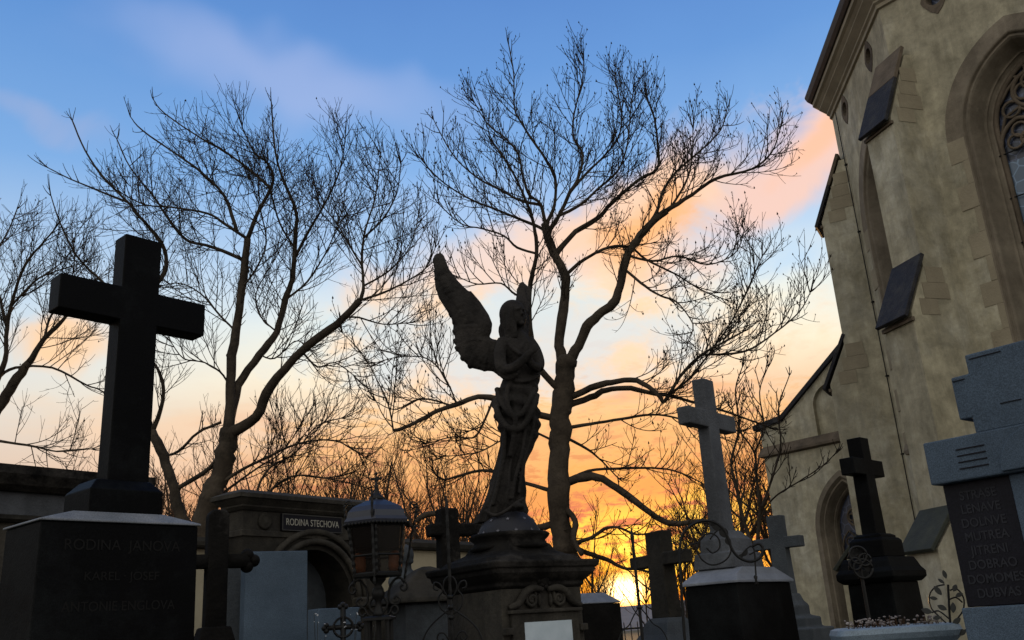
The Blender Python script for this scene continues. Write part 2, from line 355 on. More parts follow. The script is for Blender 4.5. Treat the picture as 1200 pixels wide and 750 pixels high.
# the physical sky adds its own light low down: leave room for it
_f = MR(el, 18, 6); _v = NN('ShaderNodeVectorMath'); _v.operation = 'SCALE'; _v.inputs[0].default_value = (.11,.15,.085); LL(_f, _v.inputs['Scale'])
_s = NN('ShaderNodeVectorMath'); _s.operation = 'SUBTRACT'; LL(base, _s.inputs[0]); LL(_v.outputs[0], _s.inputs[1])
_m = NN('ShaderNodeVectorMath'); _m.operation = 'MAXIMUM'; LL(_s.outputs[0], _m.inputs[0]); _m.inputs[1].default_value = (.02,.004,.0)
base = _m.outputs[0]
# physical sky underneath
sky = NN('ShaderNodeTexSky'); sky.sky_type = 'NISHITA'; sky.sun_disc = False; sky.sun_elevation = R(SUN_EL); sky.sun_rotation = R(SUN_AZ)
sky.air_density = 1.; sky.dust_density = .1
bg.inputs['Strength'].default_value = .05; LL(sky.outputs[0], bg.inputs[0])
bg2 = NN('ShaderNodeBackground'); LL(base, bg2.inputs[0]); bg2.inputs[1].default_value = .92
ad = NN('ShaderNodeAddShader'); LL(bg.outputs[0], ad.inputs[0]); LL(bg2.outputs[0], ad.inputs[1]); LL(ad.outputs[0], nt.nodes['World Output'].inputs[0])
sl = bpy.data.lights.new('sun','SUN'); sl.energy = 2.0; sl.angle = R(.6); sl.color = (1.,.55,.22)
so = bpy.data.objects.new('sun', sl); COL.objects.link(so); so.rotation_euler = (-sd).to_track_quat('-Z','Y').to_euler()
so.location = (3, 30, 20)
vs = scene.view_settings; vs.view_transform = 'Standard'; vs.look = 'None'; vs.gamma = 1; vs.exposure = .2; vs.use_curve_mapping = False
scene.render.engine = 'CYCLES'
w.cycles.sampling_method = 'MANUAL'; w.cycles.sample_map_resolution = 256
scene.cycles.max_bounces = 3; scene.cycles.transparent_max_bounces = 6

# ------------------------------------------------------------------ ground and far ridge
def ridge():
    g = MB(); n = 90; A = []
    rows = [(0,0,0),(200,0,0),(330,.35,0),(430,1,0),(600,1.05,0),(900,.7,0)]
    pts = []
    for j,(d,h,_) in enumerate(rows):
        for i in range(n):
            a = R(-60+120*i/(n-1)); hh = 9.5+4*noise.noise(Vector((i*.21,j*.5,1)))+1.8*noise.noise(Vector((i*1.1,j,2)))
            rr = max(d, 150) if j else 120
            pts.append((rr*math.sin(a), rr*math.cos(a), -.5 + h*hh))
    fs = [(n*j+i, n*j+i+1, n*j+n+i+1, n*j+n+i) for j in range(len(rows)-1) for i in range(n-1)]
    g.add(pts, fs); return g
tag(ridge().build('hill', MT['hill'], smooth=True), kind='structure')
g = MB(); S = 3000
g.add([(-S,-S,0),(S,-S,0),(S,S,0),(-S,S,0)], [(0,1,2,3)])
tag(g.build('ground', MT['ground']), kind='structure')
# gravel path past the graves
g = MB(); g.add([(-.2,-6,.004),(1.4,-6,.004),(1.2,16,.004),(.1,16,.004)], [(0,1,2,3)])
tag(g.build('path', stone('path_gravel', (.13,.12,.10), (.22,.2,.17), 8, 1, .6, 60)), kind='structure')
# ------------------------------------------------------------------ church
def sn(a): return math.sin(R(a))
def cs(a): return math.cos(R(a))
def dirv(a): return Vector((sn(a), cs(a), 0))
Ccor = at(1029, 6, 16); Ccor = Vector((Ccor.x, Ccor.y, 0))
church = empty('church', Ccor, 0, 'large gothic church apse in ochre plaster with buttresses and tall traceried windows', 'church')
SW = 4.28; EAVE = 12.9
# polygon of the apse, walking left to right as seen from outside, local to the corner
azs = [49.8, 4.8, -40.2, -85.2]
c_bc = dirv(4.8)*SW; c_cd = c_bc + dirv(49.8)*SW
c_a2 = -dirv(-40.2)*SW; c_a3 = c_a2 - dirv(-85.2)*SW
nave_l = c_cd + dirv(94.8)*14; nave_r = c_a3 + dirv(94.8)*14
O = Vector((0,0,0))
def wallM(p, az):      # local frame of a wall: x to the right along the wall, y into the wall, z up, origin at its left corner
    d = -dirv(az); y = Vector((-d.y, d.x, 0))
    return Matrix(((d.x,y.x,0,p.x),(d.y,y.y,0,p.y),(0,0,1,p.z),(0,0,0,1)))
def arch(w, zb, zs, R0, w0, n=14, d=0):
    """pointed arch outline from lower left round to lower right; arcs of radius R0 on a half width w0, offset inward"""
    rr = R0-(w0-w); cxr = w0-R0      # centre for the right arc sits at x = cxr (left side of middle)
    pts = [(-w,zb),(-w,zs)]
    amax = math.acos((R0-w0)/rr)
    L = [(-cxr - rr*math.cos(amax*i/n), zs + rr*math.sin(amax*i/n)) for i in range(1,n+1)]
    pts += L; pts += [(-x,z) for x,z in L[::-1][1:]]; pts += [(w,zs),(w,zb)]
    return pts
WIN = dict(zb=4.6, zs=9.45, R0=1.95, w0=1.44)
def wall(name, p, az, width, z1, win=True, oculi=True, win_c=None):
    mb = MB(); mb.M = wallM(p, az)
    if not win:
        mb.add([(0,0,0),(width,0,0),(width,0,z1),(0,0,z1)],[(0,1,2,3)]); return mb
    cx = win_c or width/2
    a = [(x+cx,z) for x,z in arch(1.16, WIN['zb'], WIN['zs'], WIN['R0'], WIN['w0'])]
    zb = WIN['zb']; zt = 12.0
    # columns over the arch
    mb.add([(0,0,0),(a[0][0],0,0),(a[0][0],0,zt),(0,0,zt)],[(0,1,2,3)])
    mb.add([(a[-1][0],0,0),(width,0,0),(width,0,zt),(a[-1][0],0,zt)],[(0,1,2,3)])
    mb.add([(a[0][0],0,0),(a[-1][0],0,0),(a[-1][0],0,zb),(a[0][0],0,zb)],[(0,1,2,3)])
    for i in range(1,len(a)-2):
        (x0,z0_),(x1,z1_) = a[i],a[i+1]
        mb.add([(x0,0,z0_),(x1,0,z1_),(x1,0,zt),(x0,0,zt)],[(0,1,2,3)])
    # top band with oculi
    oc = [width/2-1.1, width/2+1.1]; r = .17; zc = 12.42; xs = [0]
    def band(x0, x1):
        c = (x0+x1)/2; n = 16
        ring = [(c+r*math.cos(2*math.pi*k/n), 0, zc+r*1.05*math.sin(2*math.pi*k/n)) for k in range(n)]
        h = []
        for k in range(n):
            q = 2*math.pi*k/n; cx_, sx_ = math.cos(q), math.sin(q); m = max(abs(cx_)/( (x1-x0)/2), abs(sx_)/((z1-zt)/2))
            h.append((c+cx_/m, 0, (zt+z1)/2+sx_/m))
        mb.strip(ring, h, True)
        # corners
        for sx_ in (-1,1):
            for sz_ in (-1,1):
                q = [p_ for p_ in range(n) if (math.cos(2*math.pi*p_/n)*sx_ > .01 and math.sin(2*math.pi*p_/n)*sz_ > .01)]
                for k in range(n):
                    k2 = (k+1)%n; A, B = h[k], h[k2]
                    cc = (x0 if sx_<0 else x1, 0, zt if sz_<0 else z1)
                    if ((abs(A[0]-cc[0])<1e-5 and abs(B[2]-cc[2])<1e-5) or (abs(A[2]-cc[2])<1e-5 and abs(B[0]-cc[0])<1e-5)): mb.add([A,B,cc],[(0,1,2)])
        back = [(x, .25, z) for x,_,z in ring]; mb.strip(ring, back, True); mb.add(back,[tuple(range(n))])
    band(0, width/2); band(width/2, width)
    return mb
def window(p, az, width, parent, with_bars=True):
    cx = width/2; M = wallM(p, az) @ Matrix.Translation((cx,0,0))
    W = WIN; A = lambda w: arch(w, W['zb'], W['zs'], W['R0'], W['w0'])
    # surround: proud band, moulded reveal
    f = MB(); f.M = M
    def ring(w, y): return [(x,y,z) for x,z in A(w)]
    prof = [(1.44,.0),(1.44,-.012),(1.14,-.012),(1.12,.0),(1.10,.05),(1.05,.03),(1.02,.06),(1.0,.10),(.90,.34),(.885,.36),(.86,.36),(.85,.40),(.82,.44),(.78,.46),(.78,.60)]
    band_arch = [q for q in range(len(A(1)))]
    for i in range(len(prof)-1):
        P0, P1 = ring(*prof[i]), ring(*prof[i+1])
        if i < 2: P0, P1 = P0[1:-1], P1[1:-1]
        f.strip(P0, P1)
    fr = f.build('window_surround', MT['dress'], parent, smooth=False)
    # jagged quoins down both sides
    for s_ in (-1,1):
        q = MB(); q.M = M; rnd = random.Random(5); z = W['zs']; k = 0
        while z > W['zb']+.2:
            h = .42+.05*rnd.random(); ww = 1.46 if k%2==0 else 1.25
            x0, x1 = sorted((s_*1.141, s_*ww)); q.box(x0, x1, -.012-.003*(k%3), .05, z-h+.006, z)
            z -= h; k += 1
        q.build('quoin', MT['dressmild'], fr)
    s = MB(); s.M = M; s.stack([(1.25,.2,W['zb']-.18),(1.3,.22,W['zb']-.1),(1.2,.2,W['zb']+.02)], 0, .1); s.build('sill', MT['dress'], fr)
    # tracery
    t = MB(); t.M = M; yy = .47
    def bar(pts, r=.045): t.tube([(x,yy,z) for x,z in pts], r, 6)
    def circ(cx_, cz, r, rad=.035, a0=0, a1=360, n=20): bar([(cx_+r*math.cos(R(a0+(a1-a0)*i/n)), cz+r*math.sin(R(a0+(a1-a0)*i/n))) for i in range(n+1)], rad)
    bar([(0,W['zb']),(0,9.6)], .05)
    bar(arch(.74, W['zb'], W['zs'], W['R0'], W['w0']), .05)
    def lancet(c, hw, zs, r0):
        rr = r0; am = math.acos((r0-hw)/rr)
        L = [(c+r0-hw - rr*math.cos(am*i/10), zs+rr*math.sin(am*i/10)) for i in range(11)]
        bar(L + [(2*c-x,z) for x,z in L[::-1][1:]], .04)
    for c in (-.37,.37):
        lancet(c, .36, 9.15, .46); 
        for a in (90,210,330): circ(c+.13*cs(a), 9.25+.13*sn(a), .13, .026, n=12)
        bar([(c,W['zb']),(c,8.75)], .022)
    circ(0, 10.05, .34, .04)
    for a in (0,90,180,270): circ(.15*cs(a), 10.05+.15*sn(a), .155, .028, n=12)
    for s_ in (-1,1):
        circ(s_*.42, 9.80, .15, .028); circ(s_*.16, 10.47, .12, .026)
        bar([(s_*.72,9.3),(s_*.55,9.7),(s_*.3,9.78),(s_*.12,9.62)], .03); bar([(s_*.6,9.95),(s_*.4,10.2),(s_*.2,10.35),(0,10.42)], .03)
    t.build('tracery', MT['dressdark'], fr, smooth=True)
    g = MB(); g.M = M; pts = [(x,.53,z) for x,z in arch(.79, 8.86, W['zs'], W['R0'], W['w0'])]; g.add(pts, [tuple(range(len(pts)))]); g.build('upper_pane', MT['glassdark'], fr)
    g = MB(); g.M = M; g.box(-.79,.79,.50,.53,W['zb'],8.86); g.build('lower_pane', MT['glassblue'], fr)
    for i in range(6): b = MB(); b.M = M; b.tube([(-.8,.44,9.02-.84*i),(.8,.44,9.02-.84*i)], .013, 5); b.build('iron_bar', MT['iron'], fr)
    return fr
def quads(mb): return mb
wl = MB()
for (p, a) in ((c_bc, 4.8), (O, -40.2)):
    m = wall('w', p, a, SW, EAVE); wl.add(m.v, m.f)
for (p, a, wd) in ((c_cd, 49.8, SW), (c_a2, -85.2, SW), (nave_l, 94.8, 14)):
    m = wall('w', p, a, wd, EAVE, False); wl.add(m.v, m.f)
m = MB(); m.add([(c_a3.x,c_a3.y,0),(nave_r.x,nave_r.y,0),(nave_r.x,nave_r.y,EAVE),(c_a3.x,c_a3.y,EAVE)],[(0,1,2,3)]); wl.add(m.v,m.f)
wl.build('wall', MT['plaster'], church, fix=False)
for (p, a) in ((c_bc, 4.8), (O, -40.2)): window(p, a, SW, church)
# oculus frames
for (p, a) in ((c_bc, 4.8), (O, -40.2)):
    for dx in (-1.07, 1.07):
        o = MB(); o.M = wallM(p, a) @ Matrix.Translation((SW/2+dx, 0, 12.42))
        n = 16; r1 = [(.165*math.cos(2*math.pi*k/n), -.015, .175*math.sin(2*math.pi*k/n)) for k in range(n)]
        # diamond-cut stone slab round the opening
        def dia(k):
            q = 2*math.pi*k/n; c_, s_ = math.cos(q), math.sin(q); m_ = abs(c_)/.30+abs(s_)/.46; m_ = max(m_, abs(c_)/.27, abs(s_)/.38); return (c_/m_, -.015, s_/m_)
        r0 = [dia(k) for k in range(n)]; ra = [(x,.02,z) for x,_,z in r0]; rb = [(x*.82,.16,z*.82) for x,_,z in r1]
        o.strip(ra, r0, True); o.strip(r0, r1, True); o.strip(r1, rb, True)
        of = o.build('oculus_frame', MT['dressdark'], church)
        g = MB(); g.M = o.M; g.add([(x,.17,z) for x,_,z in rb],[tuple(range(n))]); g.build('oculus_pane', MT['glassdark'], of)
# cornice and gutter following the polygon
poly = [nave_l, c_cd, c_bc, O, c_a2, c_a3, nave_r]
azp = [94.8, 49.8, 4.8, -40.2, -85.2, -85.2-45-0.01]
def offs(d):
    out = []
    nrm = [dirv(a-90) for a in (94.8,49.8,4.8,-40.2,-85.2)]; e_ = (c_a3-nave_r).normalized(); last = Vector((e_.y,-e_.x,0)); 
    if last.dot((c_a3+nave_r)/2 - (nave_l+nave_r)/2) < 0: last = -last
    nrm.append(last)
    for i,p in enumerate(poly):
        a = nrm[max(i-1,0)]; b = nrm[min(i,len(nrm)-1)]; h = (a+b); k = d/ (h.length/2)
        out.append(p + h.normalized()*k)
    return out
def sweep(prof):
    mb = MB(); rings = [[(q.x,q.y,z) for q in offs(d)] for d,z in prof]
    for i in range(len(rings)-1): mb.strip(rings[i], rings[i+1])
    return mb
sweep([(0,12.78),(.05,12.80),(.05,12.88),(.10,12.92),(.10,12.96),(.24,13.10),(.24,13.13),(.30,13.20),(.36,13.24),(.36,13.34),(.0,13.36)]).build('cornice', MT['dressmild'], church)
sweep([(.30,13.345),(.40,13.35),(.46,13.42),(.50,13.52),(.50,13.56),(.44,13.56)]).build('gutter', MT['copper'], church)
rf = MB(); o0 = [(q.x,q.y,13.5) for q in offs(.44)]; ctr = (poly[2]+poly[3])/2 + dirv(72)*5.2; top = [(ctr.x,ctr.y,18.5)]*len(o0)
far = ctr + dirv(94.8)*14; top[0] = (far.x,far.y,18.5); top[-1] = (far.x,far.y,18.5); rf.strip(o0, top); rf.build('roof', MT['slate'], church)
# plinth
sweep([(.12,0),(.12,.9),(.0,1.02)]).build('base_course', MT['dress'], church)
# buttresses
def buttress(p, az, tag_=None):
    """az: outward bearing"""
    x = dirv(az+90); y = -dirv(az)     # x along the front to the right (seen from outside), y towards the wall
    x = Vector((-y.y*-1, 0, 0)) if False else Vector((y.y, -y.x, 0))
    M = Matrix(((x.x,y.x,0,p.x),(x.y,y.y,0,p.y),(0,0,1,0),(0,0,0,1)))
    hw = .37; b = MB(); b.M = M
    # (d_out, z0, z1, d_next) silhouettes as one solid in (depth,z)
    prof = [(.35,0),(-1.5,0),(-1.5,2.30),(-1.06,2.80),(-1.06,6.25),(-.62,7.1),(-.62,10.08),(.0,11.5),(.35,11.5)]
    n = len(prof); vs = [(-hw,d,z) for d,z in prof]+[(hw,d,z) for d,z in prof]
    fs = [tuple(range(n)), tuple(range(2*n-1,n-1,-1))]+[(i,(i+1)%n,n+(i+1)%n,n+i) for i in range(n)]
    b.add(vs, fs); bo = b.build('buttress', MT['plaster'], church)
    def cap(d0, z0, d1, z1, mat, nm='weathering_slab', th=.075, over=.03):
        c = MB(); c.M = M; dx, dz = d1-d0, z1-z0; l = math.hypot(dx,dz); nx, nz = -dz/l, dx/l
        if nz < 0: nx, nz = -nx, -nz
        q = [(d0,z0),(d1,z1),(d1+nx*th, z1+nz*th),(d0+nx*th, z0+nz*th)]
        vs = [(-hw-over,a,b_) for a,b_ in q]+[(hw+over,a,b_) for a,b_ in q]
        c.add(vs, [(0,1,2,3),(7,6,5,4)]+[(i,(i+1)%4,4+(i+1)%4,4+i) for i in range(4)])
        c.build(nm, mat, bo, bevel=.012)
    # top: light coping stones over a dark slab
    cap(-.73, 9.97, -.30, 10.93, MT['slate']); cap(-.298, 10.93, .03, 11.66, MT['dressdark'], 'coping_stone', .08, .02)
    cap(-1.18, 6.14, -.56, 7.32, MT['slate']); cap(-1.60, 2.26, -1.0, 2.94, MT['copperoof'])
    # ragged dressed blocks where the slabs meet the wall
    for (zc0, zc1, d0, d1) in ((10.0,11.4,-.35,.04),(6.2,7.3,-.75,-.3)):
        for s_ in (-1,1):
            z = zc0; rb = MB(); rb.M = M; k = 0
            while z < zc1-.2:
                t = (z-zc0)/(zc1-zc0); dd = d0+(d1-d0)*t
                rb.box(min(s_*hw,s_*(hw+.008+.002*(k%2))), max(s_*hw,s_*(hw+.008+.002*(k%2))), dd-.1, dd+.28+.16*(k%2), z+.004, z+.296)
                z += .30; k += 1
            rb.build('dressed_block', MT['dressmild'], bo)
    # drip moulding under the slab fronts
    for q_ in ((-.665,-.61,9.93,9.99),(-1.11,-1.05,6.08,6.15)):
        dm = MB(); dm.M = M; dm.box(-hw-.03,hw+.03,*q_); dm.build('drip_moulding', MT['dressdark'], bo)
    return bo
for p, a in ((O, -107.7), (c_bc, -62.7), (c_a2, -152.7)): buttress(p, a)
# lightning conductor down the wall beside the far buttress
lc = MB(); lc.M = wallM(c_bc, 4.8); lc.tube([(.46,-.04,12.7),(.46,-.04,9),(.465,-.04,5),(.46,-.04,0)], .012, 5)
for z in (11.3,9.6,7.9,6.2,4.5,2.8): lc.box(.43,.49,-.06,.01,z,z+.03)
lc.build('lightning_cable', MT['iron'], church)

# ---- lower side building (sacristy)
sp = at(905, 600, 24); S0 = Vector((sp.x, sp.y, 0))
sac = empty('sacristy', S0, 0, 'low gabled stone annex with pointed traceried window left of the church apse', 'church annex')
MS = wallM(O, -40.2)       # x to the right along the front, y into the building
GL = 6.2; XM = 3.55; ZR = 8.4; ZE = 6.0
def sarch(w, zb, zs=3.25, R0=1.5, w0=.86): return arch(w, zb, zs, R0, w0)
wb = MB(); wb.M = MS; cx = 2.05; a = [(x+cx,z) for x,z in sarch(.74,.9)]
zt = 5.5
wb.add([(0,0,0),(a[0][0],0,0),(a[0][0],0,zt),(0,0,zt)],[(0,1,2,3)]); wb.add([(a[-1][0],0,0),(GL,0,0),(GL,0,zt),(a[-1][0],0,zt)],[(0,1,2,3)])
wb.add([(a[0][0],0,0),(a[-1][0],0,0),(a[-1][0],0,.9),(a[0][0],0,.9)],[(0,1,2,3)])
for i in range(1,len(a)-2): wb.add([(a[i][0],0,a[i][1]),(a[i+1][0],0,a[i+1][1]),(a[i+1][0],0,zt),(a[i][0],0,zt)],[(0,1,2,3)])
# gable above the string course, stepped kneeler at the left, with a shallow blind niche
gx0, gx1 = 1.62, 2.5
nz = arch(.42, 5.5, 6.25, .5, .42, 8); nz = [(x+2.06,z) for x,z in nz]
gab = lambda x: 6.1 if x < .7 else 6.1+(x-.7)*.70
xs = [0,.7]+[p[0] for p in nz[:]]+[XM]
wb.add([(0,0,zt),(nz[0][0],0,zt),(nz[0][0],0,gab(nz[0][0])),(.7,0,gab(.7)),(0,0,6.1)],[(0,1,2,3,4)])
for i in range(1,len(nz)-2):
    if nz[i+1][0]-nz[i][0] > 1e-6: wb.add([(nz[i][0],0,nz[i][1]),(nz[i+1][0],0,nz[i+1][1]),(nz[i+1][0],0,gab(nz[i+1][0])),(nz[i][0],0,gab(nz[i][0]))],[(0,1,2,3)])
wb.add([(nz[-1][0],0,zt),(XM,0,zt),(XM,0,gab(XM)),(nz[-1][0],0,gab(nz[-1][0]))],[(0,1,2,3)]); wb.add([(XM,0,zt),(GL,0,zt),(GL,0,6.3),(XM,0,gab(XM))],[(0,1,2,3)])
nb = [(x,.12,z) for x,z in nz]; nf = [(x,0,z) for x,z in nz]; wb.strip(nf, nb); wb.add(nb,[tuple(range(len(nb)))])
wb.add([(0,0,0),(0,7,0),(0,7,6.1),(0,0,6.1)],[(0,3,2,1)]); wb.add([(GL,0,0),(GL,7,0),(GL,7,6.1),(GL,0,6.1)],[(0,1,2,3)]); wb.add([(0,7,0),(GL,7,0),(GL,7,6.1),(XM,7,8.1),(0,7,6.1)],[(0,1,2,3,4)])
wb.build('wall', MT['plaster'], sac, fix=False)
st = MB(); st.M = MS; st.add([(0,-.10,5.30),(GL,-.10,5.30),(GL,-.10,5.36),(0,-.10,5.36),(0,0,5.55),(GL,0,5.55),(0,0,5.26),(GL,0,5.26)], [(0,1,2,3),(3,2,5,4),(0,6,7,1),(0,3,4,6)]); 
st.add([(-.10,-.10,5.30),(-.10,-.10,5.36),(-.10,7,5.30),(-.10,7,5.36),(0,-.1,5.3),(0,-.1,5.36),(0,0,5.55),(0,7,5.55),(0,0,5.26),(0,7,5.26)],[(0,4,5,1),(0,1,3,2),(1,5,6),(1,6,7,3),(0,2,9,8)]); st.build('string_course', MT['dressdark'], sac)
cp = MB(); cp.M = MS
def slab(x0,z0,x1,z1,y0,y1,th):
    dx,dz=x1-x0,z1-z0; l=math.hypot(dx,dz); nx,nz_=-dz/l*th,dx/l*th
    q=[(x0,z0),(x1,z1),(x1+nx,z1+nz_),(x0+nx,z0+nz_)]; vs=[(a_,y0,b_) for a_,b_ in q]+[(a_,y1,b_) for a_,b_ in q]
    cp.add(vs,[(0,1,2,3),(7,6,5,4)]+[(i,(i+1)%4,4+(i+1)%4,4+i) for i in range(4)])
slab(.68,6.1,XM,gab(XM)+.01,-.08,7,.10); slab(XM,gab(XM),GL+.2,6.2,-.08,7,.10); slab(-.16,6.0,.7,6.1,-.08,7,.14)
cp.build('roof', MT['slate'], sac)
# pointed window of the annex
f = MB(); f.M = MS @ Matrix.Translation((cx,0,0))
def sring(w, y): return [(x,y,z) for x,z in sarch(w,.9)]
pr = [(.88,0),(.88,-.03),(.76,-.03),(.74,.0),(.70,.05),(.66,.04),(.62,.10),(.55,.25),(.53,.25),(.50,.30),(.48,.42)]
for i in range(len(pr)-1): f.strip(sring(*pr[i]), sring(*pr[i+1]))
sf = f.build('window_surround', MT['dress'], sac)
g = MB(); g.M = f.M; pts = [(x,.40,z) for x,z in sarch(.5,.9)]; g.add(pts,[tuple(range(len(pts)))]); g.build('pane', MT['glassdark'], sf)
t = MB(); t.M = f.M
def tb(pts, r=.025): t.tube([(x,.34,z) for x,z in pts], r, 6)
tb([(0,.9),(0,3.1)],.03)
for c in (-.23,.23):
    tb([(c-.22,.9),(c-.22,2.9),(c-.15,3.1),(c,3.25),(c+.15,3.1),(c+.22,2.9)]); tb([(c+.1*math.cos(i*.5),3.0+.1*math.sin(i*.5)) for i in range(14)],.018)
tb([(.2*math.cos(i*.33),3.55+.2*math.sin(i*.33)) for i in range(20)],.028)
for a_ in (0,90,180,270): tb([(.09*cs(a_)+.08*math.cos(i*.6),3.55+.09*sn(a_)+.08*math.sin(i*.6)) for i in range(11)],.016)
t.build('tracery', MT['dressdark'], sf, smooth=True)
# ------------------------------------------------------------------ grave monuments
# ---- black granite cross, left foreground
F1 = Fr(155, 400, 4.2, 41)
r1 = F1.root('grave_monument', 'tall polished black granite cross on a black inscribed pedestal, nearest on the left', 'grave cross')
m = MB(); m.prism(cross_poly(.092, -.375, .34, 2.235, 2.985, 3.15, 3.42, .096), -.055, .055); m.build('cross', MT['black'], r1, bevel=.006)
m = MB(); m.stack([(.165,.125,2.085),(.165,.125,2.19),(.125,.085,2.235),(.115,.07,2.24)], -.035); m.build('plinth', MT['black'], r1, bevel=.004)
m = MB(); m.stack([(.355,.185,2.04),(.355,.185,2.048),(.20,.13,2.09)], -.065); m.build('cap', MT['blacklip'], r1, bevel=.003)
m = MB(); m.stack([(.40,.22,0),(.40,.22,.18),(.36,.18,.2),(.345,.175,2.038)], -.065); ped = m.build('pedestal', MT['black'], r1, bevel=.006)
for s_, sz, z, sx in (('RODINA  JANOVA', .062, 1.945, 1.0), ('KAREL · JOSEF', .05, 1.82, 1.05), ('ANTONIE ENGLOVA', .055, 1.70, .95)):
    text('inscription', s_, sz, face_m(-.06,-.1765,z), MT['engr'], ped, .001, sx)
# ---- tall pale stone cross on dark pedestal (right of the sun)
F2 = Fr(863, 665, 6.5, 40)
r2 = F2.root('grave_monument', 'tall grey stone cross on a dark pedestal with pale cap, right of the sun', 'grave cross')
m = MB(); m.prism([(x-.05,z) for x,z in cross_poly(.073, -.325, .325, 2.03, 2.75, 2.87, 3.10, .088)], -.002, .092); m.build('cross', MT['white'], r2, bevel=.008)
m = MB(); m.stack([(.21,.15,1.80),(.20,.14,1.90),(.17,.11,1.905),(.16,.105,1.99),(.10,.06,2.05)], -.04, .03); m.build('plinth', MT['white'], r2, bevel=.006)
m = MB(); m.stack([(.40,.205,1.70),(.40,.205,1.715),(.34,.175,1.755),(.22,.16,1.80)]); m.build('cap', MT['marblecap'], r2, bevel=.003)
m = MB(); m.stack([(.46,.26,0),(.46,.26,.25),(.42,.21,.27),(.375,.185,1.698)]); m.build('pedestal', MT['black'], r2, bevel=.005)
# ---- small brown stone cross silhouetted beside the sun
F4 = Fr(779, 700, 8, 155)
r4 = F4.root('grave_cross', 'plain brownish stone cross standing against the brightest part of the sunset', 'grave cross')
m = MB(); m.prism(cross_poly(.115, -.40, .38, 1.52, 1.93, 2.03, 2.21, .135), -.06, .06); m.build('cross', MT['soot'], r4, bevel=.01)
m = MB(); m.stack([(.26,.2,0),(.26,.2,1.33),(.21,.15,1.40),(.17,.11,1.49),(.14,.08,1.525)]); m.build('pedestal', MT['greystone'], r4, bevel=.01)
# ---- small white cross in front of the annex
F5 = Fr(921, 690, 9, 128)
r5 = F5.root('grave_cross', 'small pale stone cross on a stepped base in front of the annex wall', 'grave cross')
m = MB(); m.prism(cross_poly(.072, -.235, .225, 1.66, 2.07, 2.17, 2.37, .085), -.055, .055); m.build('cross', MT['greystone'], r5, bevel=.008)
m = MB(); m.stack([(.30,.25,0),(.30,.25,1.36),(.22,.18,1.37),(.22,.18,1.45),(.15,.12,1.47),(.15,.12,1.56),(.12,.09,1.60),(.1,.07,1.665)]); m.build('base', MT['greystone'], r5, bevel=.012)
# ---- dark polished cross against the church
F3 = Fr(1027, 640, 7, 45)
r3 = F3.root('grave_monument', 'dark polished granite cross on a moulded black pedestal in front of the church wall', 'grave cross')
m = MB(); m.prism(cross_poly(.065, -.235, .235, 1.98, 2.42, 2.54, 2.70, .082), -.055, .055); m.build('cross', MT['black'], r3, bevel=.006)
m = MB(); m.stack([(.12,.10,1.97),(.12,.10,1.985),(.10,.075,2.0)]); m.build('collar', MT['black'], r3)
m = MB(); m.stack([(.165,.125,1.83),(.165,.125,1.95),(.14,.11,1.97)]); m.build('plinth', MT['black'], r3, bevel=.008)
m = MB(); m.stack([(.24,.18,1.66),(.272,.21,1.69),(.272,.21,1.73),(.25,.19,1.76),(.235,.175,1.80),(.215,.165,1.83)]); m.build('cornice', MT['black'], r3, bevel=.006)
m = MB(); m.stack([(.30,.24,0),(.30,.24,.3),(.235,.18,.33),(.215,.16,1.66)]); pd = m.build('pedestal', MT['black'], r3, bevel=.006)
# ---- grey granite monument with cross and black tablet (right edge)
F6 = Fr(1130, 600, 3.4, 140.5)
r6 = F6.root('grave_monument', 'blue grey granite monument with stepped cross top and black lettered tablet, right edge', 'grave monument')
pl = lambda px,py,yo=0: F6.uz(px,py,yo)
xc = .345   # middle of the monument, to the right of the anchor
m = MB()
m.prism([(xc-.205,2.045),(xc+.205,2.045),(xc+.205,2.102),(xc+.25,2.102),(xc+.25,2.255),(xc+.185,2.255),(xc+.185,2.322),(xc-.185,2.322),(xc-.185,2.255),(xc-.25,2.255),(xc-.25,2.102),(xc-.205,2.102)], -.09, .09)
cr_ = m.build('cross', MT['bluegr'], r6, bevel=.006)
m = MB(); m.stack([(.385,.12,1.893),(.385,.12,2.043)], xc, 0); bm_ = m.build('crossbeam', MT['bluegr'], r6, bevel=.006)
for i in range(4):
    for s_ in (-1,1):
        m = MB(); zz_ = 2.0-.022*i; m.box(min(xc+s_*.27,xc+s_*.17), max(xc+s_*.27,xc+s_*.17), -.1235, -.1195, zz_-.004, zz_); m.build('groove', MT['tablet'], bm_)
# joints worn dark along a few edges
for (a_, b_, z) in ((xc-.17,xc-.06,2.305),(xc-.245,xc-.20,2.241),(xc-.1,xc-.03,2.13)):
    m = MB(); m.box(a_, b_, -.0935, -.0895, z-.003, z); m.build('joint', MT['tablet'], cr_)
# rounded central relief on the beam
m = MB(); m.prism([(xc+.13*math.cos(R(a)), 1.90+.135*math.sin(R(a))) for a in range(0,181,12)], -.135, -.10); m.build('relief', MT['bluegr'], bm_, bevel=.004)
m = MB(); m.stack([(.13,.085,1.43),(.13,.085,1.892)], xc, 0); m.build('centre_pier', MT['bluegr'], r6, bevel=.004)
m = MB(); m.stack([(.42,.2,0),(.42,.2,.8),(.362,.13,.84),(.362,.13,1.478)], xc, 0); m.build('base', MT['bluegr'], r6, bevel=.005)
lines = ['STRASE','LENAVE','DOLNVE','MUTREA','JITRENI','DOBRAO','DOMOMES','DUBVAS']
for s_ in (-1,1):
    x0, x1 = sorted((xc+s_*.366, xc+s_*.132)); tb_ = MB(); tb_.box(x0, x1, -.075, .07, 1.479, 1.892); tp = tb_.build('tablet', MT['tablet'], r6, bevel=.003)
    for i, l in enumerate(lines):
        text('inscription', l, .042, face_m((x0+x1)/2+.0, -.0765, 1.845-.0465*i), MT['tabletter'], tp, .001, .93, .0006)
